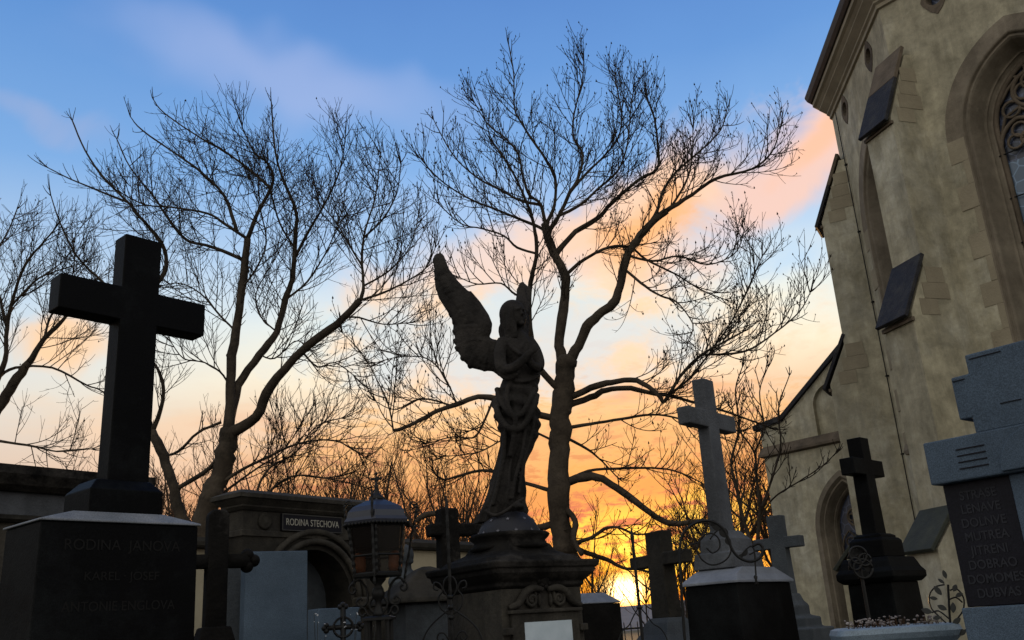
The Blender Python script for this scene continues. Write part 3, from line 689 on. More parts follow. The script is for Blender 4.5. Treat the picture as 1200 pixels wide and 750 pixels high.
# ---- flower tub / grave rim in the right foreground
F7 = Fr(1048, 742, 3.9, 100)
r7 = F7.root('grave_planter', 'blue grey stone grave rim filled with dried flowers, bottom right', 'grave planter')
def rrect(hx, hy, r, n=5):
    out = []
    for cx_, cy_, a0 in ((hx-r,hy-r,0),(-hx+r,hy-r,90),(-hx+r,-hy+r,180),(hx-r,-hy+r,270)):
        out += [(cx_+r*cs(a0+90*i/n-0)*1, cy_+r*sn(a0+90*i/n)) for i in range(n+1)]
    return out
pu0, pu1 = F7.uz(975,742)[0], F7.uz(1121,742)[0]; PH = (pu1-pu0)/2; PCX = (pu0+pu1)/2; PZ = F7.uz(1048,733)[1]
def rr(dx, hy, r, z): return [(PCX+x,y,PZ+z) for x,y in rrect(PH+dx,hy,r)]
m = MB(); L_ = [rr(-.022,.14,.05,-PZ), rr(-.022,.14,.05,-.062), rr(-.006,.155,.06,-.045), rr(0,.162,.06,-.025), rr(-.006,.155,.06,-.006), rr(-.025,.135,.05,0), rr(-.06,.10,.04,-.003), rr(-.07,.09,.04,-.04)]
for i in range(len(L_)-1): m.strip(L_[i], L_[i+1], True)
m.add(L_[-1], [tuple(range(len(L_[-1])))]); m.build('stone_rim', MT['tubst'], r7, smooth=True)
rnd = random.Random(3)
st_ = MB(); fl = MB()
for i in range(170):
    x, y = PCX+rnd.uniform(-.17,.17), rnd.uniform(-.08,.08); h = rnd.uniform(.005,.035)*(1.2-abs(x-PCX)*2)
    p0 = Vector((x,y,PZ-.03)); p1 = p0+Vector((rnd.uniform(-.02,.02),rnd.uniform(-.02,.02),.025+h)); st_.tube([p0,(p0+p1)/2+Vector((rnd.uniform(-.006,.006),0,0)),p1],[.0016,.0012,.0008],3)
    if rnd.random() < .55: fl.ball(p1, (rnd.uniform(.002,.010),rnd.uniform(.002,.008),rnd.uniform(.002,.006)), 6, 4)
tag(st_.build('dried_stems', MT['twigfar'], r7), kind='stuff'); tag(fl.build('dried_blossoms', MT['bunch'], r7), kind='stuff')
# ---- wrought iron leaf scroll, right
F8 = Fr(1112, 740, 3.75, 120)
r8 = F8.root('iron_scroll', 'black wrought iron scroll with leaves and buds beside the grey granite monument', 'iron ornament')
iu = lambda px,py: F8.uz(px,py)
def pth(fr, pl_, yo=0):
    return [(lambda q: (q[0], yo, q[1]))(fr.uz(a, b, yo)) for a, b in pl_]
def smooth_path(p, n=4):
    p = [Vector(q) for q in p]; out = []
    for i in range(len(p)-1):
        a, b, c, d = p[max(i-1,0)], p[i], p[i+1], p[min(i+2,len(p)-1)]
        for k in range(n):
            t = k/n; out.append(.5*((2*b)+(-a+c)*t+(2*a-5*b+4*c-d)*t*t+(-a+3*b-3*c+d)*t**3))
    out.append(p[-1]); return out
m = MB(); m.tube([(iu(1118,760)[0],0,0)]+smooth_path(pth(F8,[(1118,765),(1114,735),(1112,705),(1111,685)])), .0045, 6); m.build('stem', MT['iron'], r8)
for pl_ in ([(1114,735),(1100,722),(1091,712),(1089,698),(1096,688),(1107,685)],[(1114,735),(1122,725),(1129,714),(1129,700),(1121,690),(1113,692)],[(1112,725),(1100,716),(1092,718)],[(1112,703),(1120,700),(1128,706)],[(1116,750),(1124,742),(1132,738)]):
    m = MB(); m.tube(smooth_path(pth(F8,pl_)), .003, 5); m.build('scroll', MT['iron'], r8)
def leafmb(c, ang, l, wd_):
    m = MB(); pts = []; N_ = 7
    for side in (1,-1):
        rng = range(N_+1) if side == 1 else range(N_-1,0,-1)
        for i in rng:
            t = i/N_; ww = wd_*math.sin(math.pi*t)**.8; x = t*l-l/2; z = side*ww; pts.append((c[0]+x*math.cos(ang)-z*math.sin(ang), c[1]+x*math.sin(ang)+z*math.cos(ang)))
    m.prism(pts, -.003, .003); return m
for (px_, py_, a_, l, w_) in ((1107,673,100,.034,.008),(1103,681,135,.028,.006),(1099,692,120,.042,.010),(1094,701,165,.03,.007),(1086,716,160,.04,.011),(1119,689,60,.03,.009),(1124,697,20,.03,.008),(1104,712,150,.036,.010),(1117,712,80,.04,.010),(1121,728,35,.04,.010),(1127,741,20,.036,.011),(1098,724,190,.03,.008)):
    q = iu(px_,py_); leafmb(q, R(a_), l, w_).build('leaf', MT['leaf'], r8, bevel=.001)
# ---- cemetery wall and tombs along it
FW_ = Fr(350, 640, 10, 36)
rw = FW_.root('cemetery_wall', 'long plastered cemetery boundary wall with dark coping behind the lantern', 'wall')
m = MB(); m.box(1.3, 3.6, .12, .42, 0, 2.50); m.build('wall_panel', MT['plaster2'], rw)
m = MB(); m.stack([(1.2,.22,2.50),(1.22,.24,2.53),(1.22,.24,2.58),(1.2,.1,2.64)], 2.45, .27); m.build('coping', MT['soot'], rw)
m = MB(); m.box(-1.85, -.9, .14, .42, 0, 2.44); m.build('wall_panel', MT['plaster2'], rw)
m = MB(); m.stack([(.48,.22,2.44),(.49,.24,2.46),(.49,.24,2.50),(.47,.2,2.54)], -1.38, .27); m.build('coping', MT['soot'], rw)
# small niche chapel with name plate
rc = FW_.root('family_tomb', 'sooty stone family tomb front with arched niche, moulded cornice and dark name plate', 'tomb')
B = MB(); c0, hw = .13, .92
ap = [(c0+.52*cs(a)*1, 1.92+.52*sn(a)) for a in range(180,-1,-12)]
out_ = []
B.add([(c0-hw,-.1,0),(c0-.52,-.1,0),(c0-.52,-.1,2.55),(c0-hw,-.1,2.55)],[(0,1,2,3)]); B.add([(c0+.52,-.1,0),(c0+hw,-.1,0),(c0+hw,-.1,2.55),(c0+.52,-.1,2.55)],[(0,1,2,3)])
for i in range(len(ap)-1): B.add([(ap[i][0],-.1,ap[i][1]),(ap[i+1][0],-.1,ap[i+1][1]),(ap[i+1][0],-.1,2.55),(ap[i][0],-.1,2.55)],[(0,1,2,3)])
B.add([(c0-hw,-.1,0),(c0-hw,.14,0),(c0-hw,.14,2.55),(c0-hw,-.1,2.55)],[(0,3,2,1)]); B.add([(c0+hw,-.1,0),(c0+hw,.14,0),(c0+hw,.14,2.55),(c0+hw,-.1,2.55)],[(0,1,2,3)])
op = [(c0-.52,0)]+ap+[(c0+.52,0)]
B.strip([(x,-.1,z) for x,z in op],[(x,.30,z) for x,z in op])
B.build('front', MT['soot'], rc, fix=False)
m = MB(); m.add([(x,.30,z) for x,z in op],[tuple(range(len(op)))]); m.build('niche_back', MT['greystone'], rc, fix=False)
for rad_, yy_ in ((.60,-.13),(.70,-.12)):
    m = MB(); P0 = [(c0+rad_*cs(a), yy_, 1.92+rad_*sn(a)) for a in range(180,-1,-10)]; m.tube(P0, .035, 6); m.build('archivolt', MT['pedst'], rc, smooth=True)
m = MB(); m.stack([(.10,.07,1.84),(.13,.10,1.86),(.13,.10,1.93),(.10,.07,1.95)], c0+.66, -.12); m.build('impost', MT['pedst'], rc)
m = MB(); m.stack([(.10,.07,1.84),(.13,.10,1.86),(.13,.10,1.93),(.10,.07,1.95)], c0-.66, -.12); m.build('impost', MT['pedst'], rc)
m = MB(); m.stack([(hw+.02,.14,2.55),(hw+.02,.14,2.60),(hw,.12,2.61),(hw,.12,2.80)], c0, .02); m.build('frieze', MT['pedst'], rc)
m = MB(); m.stack([(hw+.02,.14,2.80),(hw+.05,.17,2.83),(hw+.05,.17,2.845),(hw+.11,.22,2.90),(hw+.13,.24,2.91),(hw+.13,.24,2.95),(hw+.02,.12,3.0)], c0, .02); m.build('cornice', MT['pedst'], rc)
m = MB(); m.box(-.335, .485, -.135, -.11, 2.615, 2.785); sg = m.build('name_plate', MT['tablet'], rc)
for b_ in ((-.335,.485,2.775,2.785),(-.335,.485,2.615,2.623),(-.335,-.325,2.623,2.775),(.475,.485,2.623,2.775)):
    m = MB(); m.box(b_[0], b_[1], -.141, -.1355, b_[2], b_[3]); m.build('plate_border', MT['gold'], sg)
text('inscription', 'RODINA STECHOVA', .098, face_m(.075,-.137,2.70), MT['goldf'], sg, .002, .80)
for s_ in (-1,1):
    m = MB(); m.lathe(0,0,[(.0,-.02),(.08,-.02),(.085,.0),(.06,.012),(.055,.006),(.03,.02),(0,.02)],20)
    m.M = None; vv = [Vector(q) for q in m.v]; m.v = [(c0+s_*.66+q.x, -.11-q.z-.005, 2.70+q.y) for q in vv]; m.build('rosette', MT['soot'], rc, smooth=True)
# tomb façade farther left, mostly hidden by the black cross
rt = FW_.root('wall_tomb', 'wide dark tomb front with stained pale frieze at the left edge behind the black cross', 'tomb')
m = MB(); m.box(-6.2,-1.9,.0,.45,0,2.58); m.build('front', MT['pedst'], rt)
m = MB(); m.stack([(2.17,.27,2.58),(2.2,.30,2.60),(2.2,.30,2.63),(2.15,.26,2.64)], -4.05, .22); m.build('ledge', MT['soot'], rt)
m = MB(); m.stack([(2.12,.20,2.64),(2.12,.20,2.83)], -4.05, .22); m.build('frieze', MT['white'], rt)
m = MB(); m.stack([(2.15,.25,2.83),(2.2,.32,2.87),(2.25,.37,2.95),(2.25,.37,3.02),(2.1,.2,3.05)], -4.05, .22); m.build('cornice', MT['cornst'], rt)
for xx in (-2.6,-3.5,-4.4,-5.3):
    m = MB(); m.tube([(xx+.38*cs(a), -.02, 2.02+.38*sn(a)) for a in range(180,-1,-12)], .05, 6); m.build('archivolt', MT['greystone'], rt, smooth=True)
    m = MB(); m.box(xx-.28,xx+.28,-.03,.02,.8,1.95); m.build('panel', MT['greystone'], rt, bevel=.01)
# ---- pale slab stone in front of the chapel
F9 = Fr(315, 700, 7.2, 60)
r9 = F9.root('gravestone', 'plain tall flat blue grey gravestone in front of the arched tomb niche', 'gravestone')
l9 = F9.uz(284,700)[0]; rr9 = F9.uz(357,700)[0]; tz = F9.uz(320,647)[1]
m = MB(); m.stack([((rr9-l9)/2,.07,0),((rr9-l9)/2,.07,tz)], (l9+rr9)/2, 0); m.build('slab', MT['bluegr'], r9, bevel=.006)
m = MB(); m.stack([((rr9-l9)/2+.08,.16,0),((rr9-l9)/2+.08,.16,.3),((rr9-l9)/2+.05,.12,.34)], (l9+rr9)/2, 0); m.build('plinth', MT['bluegr'], r9, bevel=.006)
F10 = Fr(278, 730, 7.4, 60)
r10 = F10.root('gravestone', 'lower stepped grey gravestone partly hidden behind the flat blue grey one', 'gravestone')
m = MB(); z_ = F10.uz(278,658)[1]; m.stack([(.17,.08,0),(.17,.08,z_)]); m.build('slab', MT['greystone'], r10, bevel=.006)
F11 = Fr(392, 740, 7.0, 50)
r11 = F11.root('gravestone', 'low pale blue gravestone between the tall slab and the lantern', 'gravestone')
z_ = F11.uz(392,713)[1]; m = MB(); m.stack([(.17,.08,0),(.17,.08,z_)]); m.build('slab', MT['bluegr'], r11, bevel=.006)
m = MB(); m.stack([(.2,.1,0),(.2,.1,.25)]); m.build('plinth', MT['bluegr'], r11, bevel=.006)
# small ornate cast iron cross with white flowers
F12 = Fr(402, 730, 5.6, 75)
r12 = F12.root('iron_cross', 'small ornate black cast iron cross with budded ends, left of the lantern post', 'grave cross')
m = MB(); u_, z1_ = F12.uz(403,712); zc_ = F12.uz(402,735)[1]
m.tube([(0,0,0),(0,0,z1_)], .018, 6); m.tube([(-.085,0,zc_),(.085,0,zc_)], .016, 6)
for q in ((0,z1_),(-.09,zc_),(.09,zc_)):
    for k in range(3):
        a_ = math.atan2(q[1]-zc_, q[0]) + (k-1)*1.3; m.ball((q[0]+.016*math.cos(a_),0,q[1]+.016*math.sin(a_)), .016, 8, 6)
m.lathe(0,0,[(.05,0),(.05,1.2),(.03,1.28)],8); m.build('cross', MT['iron'], r12, smooth=True)
m = MB()
for k in range(14): m.tube([(.055*cs(k*26),-.01,zc_+.055*sn(k*26)) for k in (k,k+1)], .008, 5)
m.build('ring', MT['iron'], r12)
F13 = Fr(384, 740, 5.4, 90)
r13 = F13.root('flower_bunch', 'thin stems with tiny white blossoms left of the small ornate iron cross', 'flowers')
rnd = random.Random(11); m = MB(); fl = MB()
for k in range(8):
    x = rnd.uniform(-.10,.32); z = F13.uz(384, rnd.uniform(714,748))[1]; m.tube([(x*.4,0,.0),(x*.7,rnd.uniform(-.05,.05),z*.6),(x,rnd.uniform(-.05,.05),z)], [.004,.003,.0015], 4)
    for j in range(3): fl.ball((x+rnd.uniform(-.03,.03),rnd.uniform(-.05,.05),z+rnd.uniform(-.02,.01)), (rnd.uniform(.001,.007),.004,rnd.uniform(.001,.004)), 6, 4)
m.build('stem', MT['leaf'], r13); tag(fl.build('blossoms', MT['petal'], r13), kind='stuff')
# ---- dark crucifix silhouette
F14 = Fr(252, 700, 5.2, 60)
r14 = F14.root('grave_crucifix', 'black stone crucifix with rounded lobed arm ends between the black pedestal and the flat slab', 'grave cross')
zt_ = F14.uz(254,598)[1]; za_ = F14.uz(254,658)[1]; m = MB()
m.prism([(-.062,0),(.062,0),(.055,za_-.06),(.056,zt_-.03),(.035,zt_),(-.035,zt_),(-.056,zt_-.03),(-.055,za_-.06)], -.05, .05)
m.build('shaft', MT['cornst'], r14, bevel=.012)
for s_ in (-1,1):
    m = MB(); x0, x1 = sorted((s_*.05, s_*.17)); m.box(x0, x1, -.045, .045, za_-.035, za_+.035)
    for dx, dz in ((.165,.03),(.165,-.03),(.20,0)): m.ball((s_*dx,0,za_+dz), (.035,.05,.035), 12, 8)
    m.build('arm', MT['cornst'], r14, smooth=True)
m = MB(); m.stack([(.13,.12,0),(.13,.12,.9),(.10,.09,.95),(.095,.085,1.55),(.075,.07,1.62)]); m.build('base', MT['cornst'], r14, bevel=.01)
# ---- rough pyramid topped stone and bust behind the lantern
F15 = Fr(505, 720, 8.0, 62)
r15 = F15.root('gravestone', 'pale grey block gravestone with dark pyramid shaped rough top right of the lantern', 'gravestone')
zb_ = F15.uz(505,707)[1]; zp_ = F15.uz(503,664)[1]
m = MB(); m.stack([(.30,.22,0),(.30,.22,zb_)], .0, 0); m.build('block', MT['greystone'], r15, bevel=.012)
m = MB(); m.stack([(.42,.30,zb_+.001),(.40,.28,zb_+.04),(.20,.14,zb_+(zp_-zb_)*.62),(.10,.09,zp_-.03),(.03,.03,zp_)], -.03, 0); m.build('roof_stone', MT['soot'], r15, bevel=.02)
F16 = Fr(478, 690, 9.2, 60)
r16 = F16.root('bust_statue', 'small weathered stone bust in front of the plastered wall right of the lantern', 'statue')
zh = F16.uz(478,651)[1]
m = MB(); m.ball((0,0,zh),(.065,.075,.095),16,12); m.ball((.03,-.055,zh-.01),(.014,.02,.018),8,6); m.ball((.02,-.045,zh-.06),(.03,.03,.022),8,6); m.ball((-.02,.02,zh+.03),(.075,.08,.08),12,8)
m.tube([(0,.01,zh-.07),(0,.01,zh-.17)],[.042,.05],10); m.ball((0,.02,zh-.24),(.19,.11,.11),16,10); m.stack([(.13,.09,zh-.42),(.15,.1,zh-.24)]); 
o = m.build('bust', MT['greystone'], r16, smooth=True); rm = o.modifiers.new('fuse','REMESH'); rm.mode='VOXEL'; rm.voxel_size=.012; rm.use_smooth_shade=True
m = MB(); m.stack([(.22,.16,0),(.22,.16,zh-.46),(.18,.13,zh-.44),(.17,.12,zh-.41)]); m.build('pedestal', MT['pedst'], r16, bevel=.01)
# ---- dark stone cross behind the twisted rod
F17 = Fr(527, 690, 8.8, 60)
r17 = F17.root('grave_cross', 'rough dark stone cross with broken left arm, half hidden by the angel pedestal', 'grave cross')
zt_ = F17.uz(526,600)[1]; za_ = F17.uz(526,622)[1]
m = MB(); m.prism(cross_poly(.088,-.19,.35,1.2,za_-.05,za_+.06,zt_+.03,.12), -.08,.08); m.build('cross', MT['cornst'], r17, bevel=.02)
m = MB(); m.stack([(.34,.28,0),(.34,.28,1.15),(.26,.2,1.22),(.15,.12,1.3)]); m.build('base', MT['soot'], r17, bevel=.02)
# ---- slant topped dark stone right of the angel pedestal
F18 = Fr(690, 730, 7.6, 52)
r18 = F18.root('gravestone', 'dark squared gravestone with pale sloping top just right of the angel pedestal', 'gravestone')
z_ = F18.uz(712,703)[1]
m = MB(); m.stack([(.19,.17,0),(.19,.17,z_-.03)]); m.build('block', MT['cornst'], r18, bevel=.006)
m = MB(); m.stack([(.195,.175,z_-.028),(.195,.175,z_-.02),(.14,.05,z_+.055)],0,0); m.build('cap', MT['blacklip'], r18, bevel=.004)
# ---- far iron fence
FF = Fr(775, 735, 22, 98)
rf_ = FF.root('iron_fence', 'distant low black iron picket fence under the setting sun', 'fence')
u0, u1 = FF.uz(712,735)[0], FF.uz(835,735)[0]; zt_ = FF.uz(775,727)[1]
for z in (zt_-.13, zt_-1.2):
    m = MB(); m.box(u0,u1,-.015,.015,z-.02,z+.02); m.build('rail', MT['iron'], rf_)
m = MB(); m.tube([(0,0,.15),(0,0,zt_-.05),(0,0,zt_)],[.012,.012,.002],5); pk = m.build('picket', MT['iron'], rf_); n_ = int((u1-u0)/.15)
for i in range(n_):
    p_ = pk if i == 0 else pk.copy()
    if i: COL.objects.link(p_)
    p_.parent = rf_; p_.location = (u0+.07+.15*i, .0, 0 if i%2 else .03)

# ------------------------------------------------------------------ wrought iron
def spiral(c, r0, turns, a0, dr, n=10, sgn=1):
    out = []; N_ = int(abs(turns)*n)
    for i in range(N_+1):
        t = i/N_; r_ = r0*(1-t*dr); a_ = R(a0)+sgn*2*math.pi*abs(turns)*t; out.append((c[0]+r_*math.cos(a_), c[1]+r_*math.sin(a_)))
    return out
def iron(fr, pl2, rad, name, root, yo=0, n=6):
    m = MB(); m.tube([(u,yo,z) for u,z in pl2], rad, n); return m.build(name, MT['iron'], root, smooth=True)
# lantern on its post
FL = Fr(443, 680, 5, 92)
rl = FL.root('grave_lantern', 'large black wrought iron grave lantern with bell shaped roof, cross finial and scrolled bracket', 'lantern')
zf = [FL.uz(443,y)[1] for y in range(540,751)]; Zp = lambda y: zf[int(round(y))-540]
k_ = FL.uz(453,640)[0]-FL.uz(443,640)[0]; k_ /= 10     # metres per pixel here
def ring4(h, z, a=45): return [(h*k_*math.cos(R(a+90*i)), h*k_*math.sin(R(a+90*i)), z) for i in range(4)]
def loft(rings, cap=True):
    m = MB()
    for i in range(len(rings)-1): m.strip(rings[i], rings[i+1], True)
    if cap: m.add(rings[0],[tuple(range(len(rings[0])))[::-1]]); m.add(rings[-1],[tuple(range(len(rings[-1])))])
    return m
AL = 80
hexr = lambda h, z: [(h*k_*math.cos(R(AL+60*i)), h*k_*math.sin(R(AL+60*i)), z) for i in range(6)]
AL = -82
roof = loft([hexr(41,Zp(616)),hexr(42,Zp(612)),hexr(39,Zp(608)),hexr(37,Zp(601)),hexr(31,Zp(595)),hexr(20,Zp(590)),hexr(10,Zp(586)),hexr(9,Zp(583)),hexr(5,Zp(580))])
ro = roof.build('lamp_roof', MT['ironlight'], rl, bevel=.002)
m = MB(); m.lathe(0,0,[(.0,Zp(588)),(9*k_,Zp(587)),(10*k_,Zp(584)),(6*k_,Zp(580)),(3*k_,Zp(577)),(2*k_,Zp(572)),(3*k_,Zp(570)),(1.4*k_,Zp(568)),(1.2*k_,Zp(560)),(0,Zp(553))],12); fi = m.build('finial', MT['iron'], ro, smooth=True)
m = MB(); zc_ = Zp(561); m.box(-5*k_,5*k_,-.006,.006,zc_-.006,zc_+.006)
for q in ((-5*k_,zc_),(5*k_,zc_),(0,Zp(555))): m.ball((q[0],0,q[1]), 1.9*k_, 8, 6)
m.build('finial_cross', MT['iron'], ro)
m = MB()
for i in range(6):
    a, b = Vector(hexr(42,Zp(615))[i]), Vector(hexr(42,Zp(615))[(i+1)%6])
    for j in range(9): m.ball(a.lerp(b,(j+.5)/9)-Vector((0,0,.004)), .0085, 6, 4)
m.build('roof_edge_beading', MT['iron'], ro)
tp, bt = hexr(36,Zp(618)), hexr(29,Zp(673))
for i in range(6):
    m = MB(); a,b,c_,d_ = Vector(tp[i]),Vector(tp[(i+1)%6]),Vector(bt[(i+1)%6]),Vector(bt[i]); m.add([a,b,c_,d_],[(0,1,2,3)]); m.build('glass_pane', MT['lampglass'], rl)
    m = MB(); ao,bo = a*1.0,d_*1.0; N_ = 14
    m.tube([ao.lerp(bo,j/N_) for j in range(N_+1)], [.011 if j%2 else .0075 for j in range(N_+1)], 6); m.build('corner_bar', MT['iron'], rl)
    for ta, tb_ in ((.0,.0),(.62,.62),(1.,1.)):
        m = MB(); m.tube([a.lerp(d_,ta), b.lerp(c_,tb_)], .006, 5); m.build('cross_bar', MT['iron'], rl)
m = loft([hexr(29,Zp(644)),hexr(32,Zp(618))],True); m.build('added_dark_core', MT['iron'], rl)  # dark core added behind the panes to blacken the upper lamp
m = loft([hexr(30.5,Zp(676)),hexr(31,Zp(673)),hexr(29,Zp(671))]); m.build('lamp_floor', MT['iron'], rl)
for s_, px_ in ((-1,421),(1,463)):
    m = MB(); u_ = FL.uz(px_,657)[0]; m.lathe(u_,0,[(0,Zp(671)),(7*k_,Zp(670)),(8*k_,Zp(664)),(7.5*k_,Zp(652)),(4*k_,Zp(647)),(0,Zp(646))],12); m.build('painted_glow_cup', MT['amber'], rl, smooth=True)  # orange shapes stand in for sunset light seen through the panes
# twisted outer stays with curls
for s_, pts in ((-1,[(404,592),(405,605),(409,625),(413,650),(415,672),(416,684)]),(1,[(489,592),(487,605),(483,625),(479,650),(475,672),(474,684)]),(1,[(436,575),(436,600),(437,630),(438,660),(439,684)])):
    yo = -.17 if pts[0][0]==436 else 0
    P_ = [(lambda q:(q[0],q[1]))(FL.uz(a,b,yo)) for a,b in pts]; Pv = smooth_path([(u,yo,z) for u,z in P_],5)
    m = MB(); m.tube(Pv, [.008 if j%2 else .0055 for j in range(len(Pv))], 6); m.build('twisted_stay', MT['iron'], rl)
    if yo == 0:
        u,z = P_[0]; iron(FL, spiral((u-s_*5*k_*0+s_*(-5)*k_, z), 5*k_, 1.3, 0 if s_>0 else 180, .7, 12, s_), .004, 'curl', rl)
        iron(FL, [FL.uz(a_,617)[:2] for a_ in ((402,415) if s_<0 else (478,491))], .005, 'spike', rl)
# knobbed stem and lyre scrolls below
m = MB(); m.lathe(0,0,[(10*k_,Zp(676)),(9*k_,Zp(680)),(4*k_,Zp(686)),(6*k_,Zp(690)),(8*k_,Zp(696)),(6*k_,Zp(701)),(3.5*k_,Zp(705)),(4*k_,Zp(712)),(6*k_,Zp(718)),(7*k_,Zp(722)),(0,Zp(723))][::-1],14); m.build('knop', MT['iron'], rl, smooth=True)
for s_ in (-1,1):
    for pl_ in ([(30,684),(26,679),(20,680),(14,688),(12,700),(15,708),(22,709),(25,704),(21,700),(18,703)],
                [(5,722),(12,720),(16,712),(21,712),(22,718),(18,721),(15,718)],
                [(28,680),(33,686),(33,692),(29,694),(26,690),(29,687)],[(6,700),(10,706),(9,714),(4,719)]):
        q = smooth_path([(s_*a*k_, 0, Zp(b)) for a,b in pl_],5); m = MB(); m.tube(q, .0065, 6); m.build('scroll', MT['iron'], rl, smooth=True)
m = MB(); m.stack([(17*k_,17*k_,Zp(727)),(17*k_,17*k_,Zp(724)),(12*k_,12*k_,Zp(722))]); m.build('collar', MT['iron'], rl)
for a_ in (-12,12):
    for b_ in (-12,12): m = MB(); m.tube([(a_*k_,b_*k_,.3),(a_*k_,b_*k_,Zp(725))], .011, 6); m.build('post_bar', MT['iron'], rl)
m = MB(); m.tube([(0,0,.3),(0,0,Zp(725))], .013, 6); m.build('post_core', MT['iron'], rl)
m = MB(); m.stack([(.22,.22,0),(.22,.22,.28),(.17,.17,.32)]); m.build('foot', MT['cornst'], rl, bevel=.01)
# twisted rod with lyre scrolls, left of the angel
FT = Fr(523, 700, 5.4, 92)
rr_ = FT.root('iron_grave_rail', 'tall spear tipped twisted iron rod with lyre scrolls left of the angel pedestal', 'iron ornament')
u0_, zt_ = FT.uz(523,580)
Pv = [(u0_,0,zt_-(zt_-.0)*j/60) for j in range(61)]; m = MB(); m.tube(Pv, [.001]+[.011 if j%2 else .008 for j in range(60)], 6); m.build('twisted_rod', MT['iron'], rr_)
ku = (FT.uz(533,700)[0]-FT.uz(523,700)[0])/10; Zt = lambda y: FT.uz(523,y)[1]
for s_ in (-1,1):
    for pl_ in ([(3,720),(12,712),(14,700),(9,692),(12,684),(18,682),(19,689),(14,691)],[(3,715),(20,728),(31,742),(36,760),(36,790)],[(4,750),(9,742),(15,742),(17,748),(13,752),(10,748)],[(3,700),(8,690),(6,680),(2,676)]):
        q = smooth_path([(u0_+s_*a*ku,0,Zt(b)) for a,b in pl_],5); m = MB(); m.tube(q,.0055,6); m.build('scroll', MT['iron'], rr_, smooth=True)
for i in range(3):
    m = MB(); zz_ = Zt(700+i*12); m.lathe(u0_,0,[(.012,zz_-.012),(.02,zz_),(.012,zz_+.012)],8); m.build('collar', MT['iron'], rr_, smooth=True)
m = MB(); m.box(u0_-.22,u0_+.22,-.012,.012,.55,.58); m.build('bottom_rail', MT['iron'], rr_)
# enclosure beside the pale cross: spear rod and the scroll crook with hanging lamp hook
FG = Fr(748, 700, 6.0, 88)
rg = FG.root('iron_grave_rail', 'plain slender iron spear rod rising in front of the sun', 'iron ornament')
u_, zt_ = FG.uz(744,617); m = MB(); m.tube([(0,0,0),(0,0,zt_-.1),(0,0,zt_-.06),(0,0,zt_)],[.011,.010,.014,.001],6); m.build('rod', MT['iron'], rg)
m = MB(); m.lathe(0,0,[(.011,FG.uz(748,712)[1]-.01),(.022,FG.uz(748,712)[1]),(.011,FG.uz(748,712)[1]+.01)],8); m.build('collar', MT['iron'], rg)
for s_ in (-1,1):
    kg = (FG.uz(758,700)[0]-FG.uz(748,700)[0])/10; q = smooth_path([(s_*a*kg,0,FG.uz(748,b)[1]) for a,b in ((1,712),(8,722),(14,732),(22,738),(28,750),(30,770))],4); m = MB(); m.tube(q,.004,5); m.build('scroll', MT['iron'], rg)
FH = Fr(799, 740, 5.6, 92)
rh = FH.root('iron_crook', 'iron crook post with big scrolls and a hanging lamp hook before the pale cross', 'iron ornament')
P2 = lambda pl_, yo=0: smooth_path([(lambda q:(q[0],yo,q[1]))(FH.uz(a,b,yo)) for a,b in pl_],5)
m = MB(); ub = FH.uz(803,745)[0]; m.tube([(ub,0,0),(ub,0,1.2)]+P2([(802,745),(799,700),(797,665),(797,640),(800,626),(808,617),(820,611),(834,611),(846,618),(853,630),(858,644),(867,654),(880,658),(891,653),(894,643),(889,637),(882,640)]), .0085, 7); m.build('crook', MT['iron'], rh, smooth=True)
for pl_ in ([(856,634),(856,648),(848,658),(834,662),(822,655),(817,643),(822,630),(833,625),(842,631),(843,642),(835,648),(828,642)],[(797,650),(806,640),(818,636)],[(867,654),(872,646),(880,640),(884,646),(878,650)],[(846,618),(838,624),(832,632)]):
    m = MB(); m.tube(P2(pl_), .0052, 6); m.build('scroll', MT['iron'], rh, smooth=True)
for (a_, b_, ang, l, w_) in ((840,617,-30,.075,.024),(848,624,-60,.075,.026),(853,634,-80,.05,.018),(873,648,50,.05,.014),(835,613,0,.05,.02),(868,652,20,.04,.012)):
    q = FH.uz(a_,b_); leafmb(q, R(ang), l, w_).build('leaf', MT['iron'], rh, bevel=.001)
m = MB(); m.tube(P2([(884,644),(885,660),(886,676)]), .005, 6); m.build('hook_rod', MT['iron'], rh)
u_, z_ = FH.uz(886,680); m = MB(); m.lathe(u_,0,[(.004,z_+.03),(.012,z_+.02),(.006,z_),(.012,z_-.02),(.004,z_-.03)],8); m.build('hook_drop', MT['iron'], rh, smooth=True)
# rusty ring wreath on the pedestal side of the dark cross
FR = Fr(1004, 665, 6.4, 92)
rR = FR.root('iron_wreath', 'black iron wreath of rings and leaves hung at the left of the dark granite cross', 'iron ornament')
kR = (FR.uz(1014,665)[0]-FR.uz(1004,665)[0])/10; zR = FR.uz(1004,665)[1]
for (dx, dz, rad) in ((3,14,10),(6,-2,11),(-2,4,7),(10,8,7)):
    m = MB(); m.tube([(dx*kR+rad*kR*cs(a), -.02, zR+dz*kR+rad*kR*sn(a)) for a in range(0,361,20)], .008, 6); m.build('ring', MT['iron'], rR, smooth=True)
rnd = random.Random(4)
for k in range(12):
    a_ = rnd.uniform(0,360); leafmb(((4+10*cs(a_))*kR, zR+(5+14*sn(a_))*kR), R(rnd.uniform(0,180)), .07, .018).build('leaf', MT['iron'], rR)
m = MB(); m.tube([(4*kR,0,0),(4*kR,0,zR)], .012, 6); m.build('post', MT['iron'], rR)

# ------------------------------------------------------------------ angel pedestal
FA = Fr(600, 680, 6.6, 92)   # measuring frame
AP = at(600, 680, 6.6); rp_ = empty('angel_pedestal', (AP.x, AP.y, 0), R(36.6)*-1+R(0), 'black crusted square stone pedestal with heavy cornice and framed white plaque under the angel', 'pedestal')
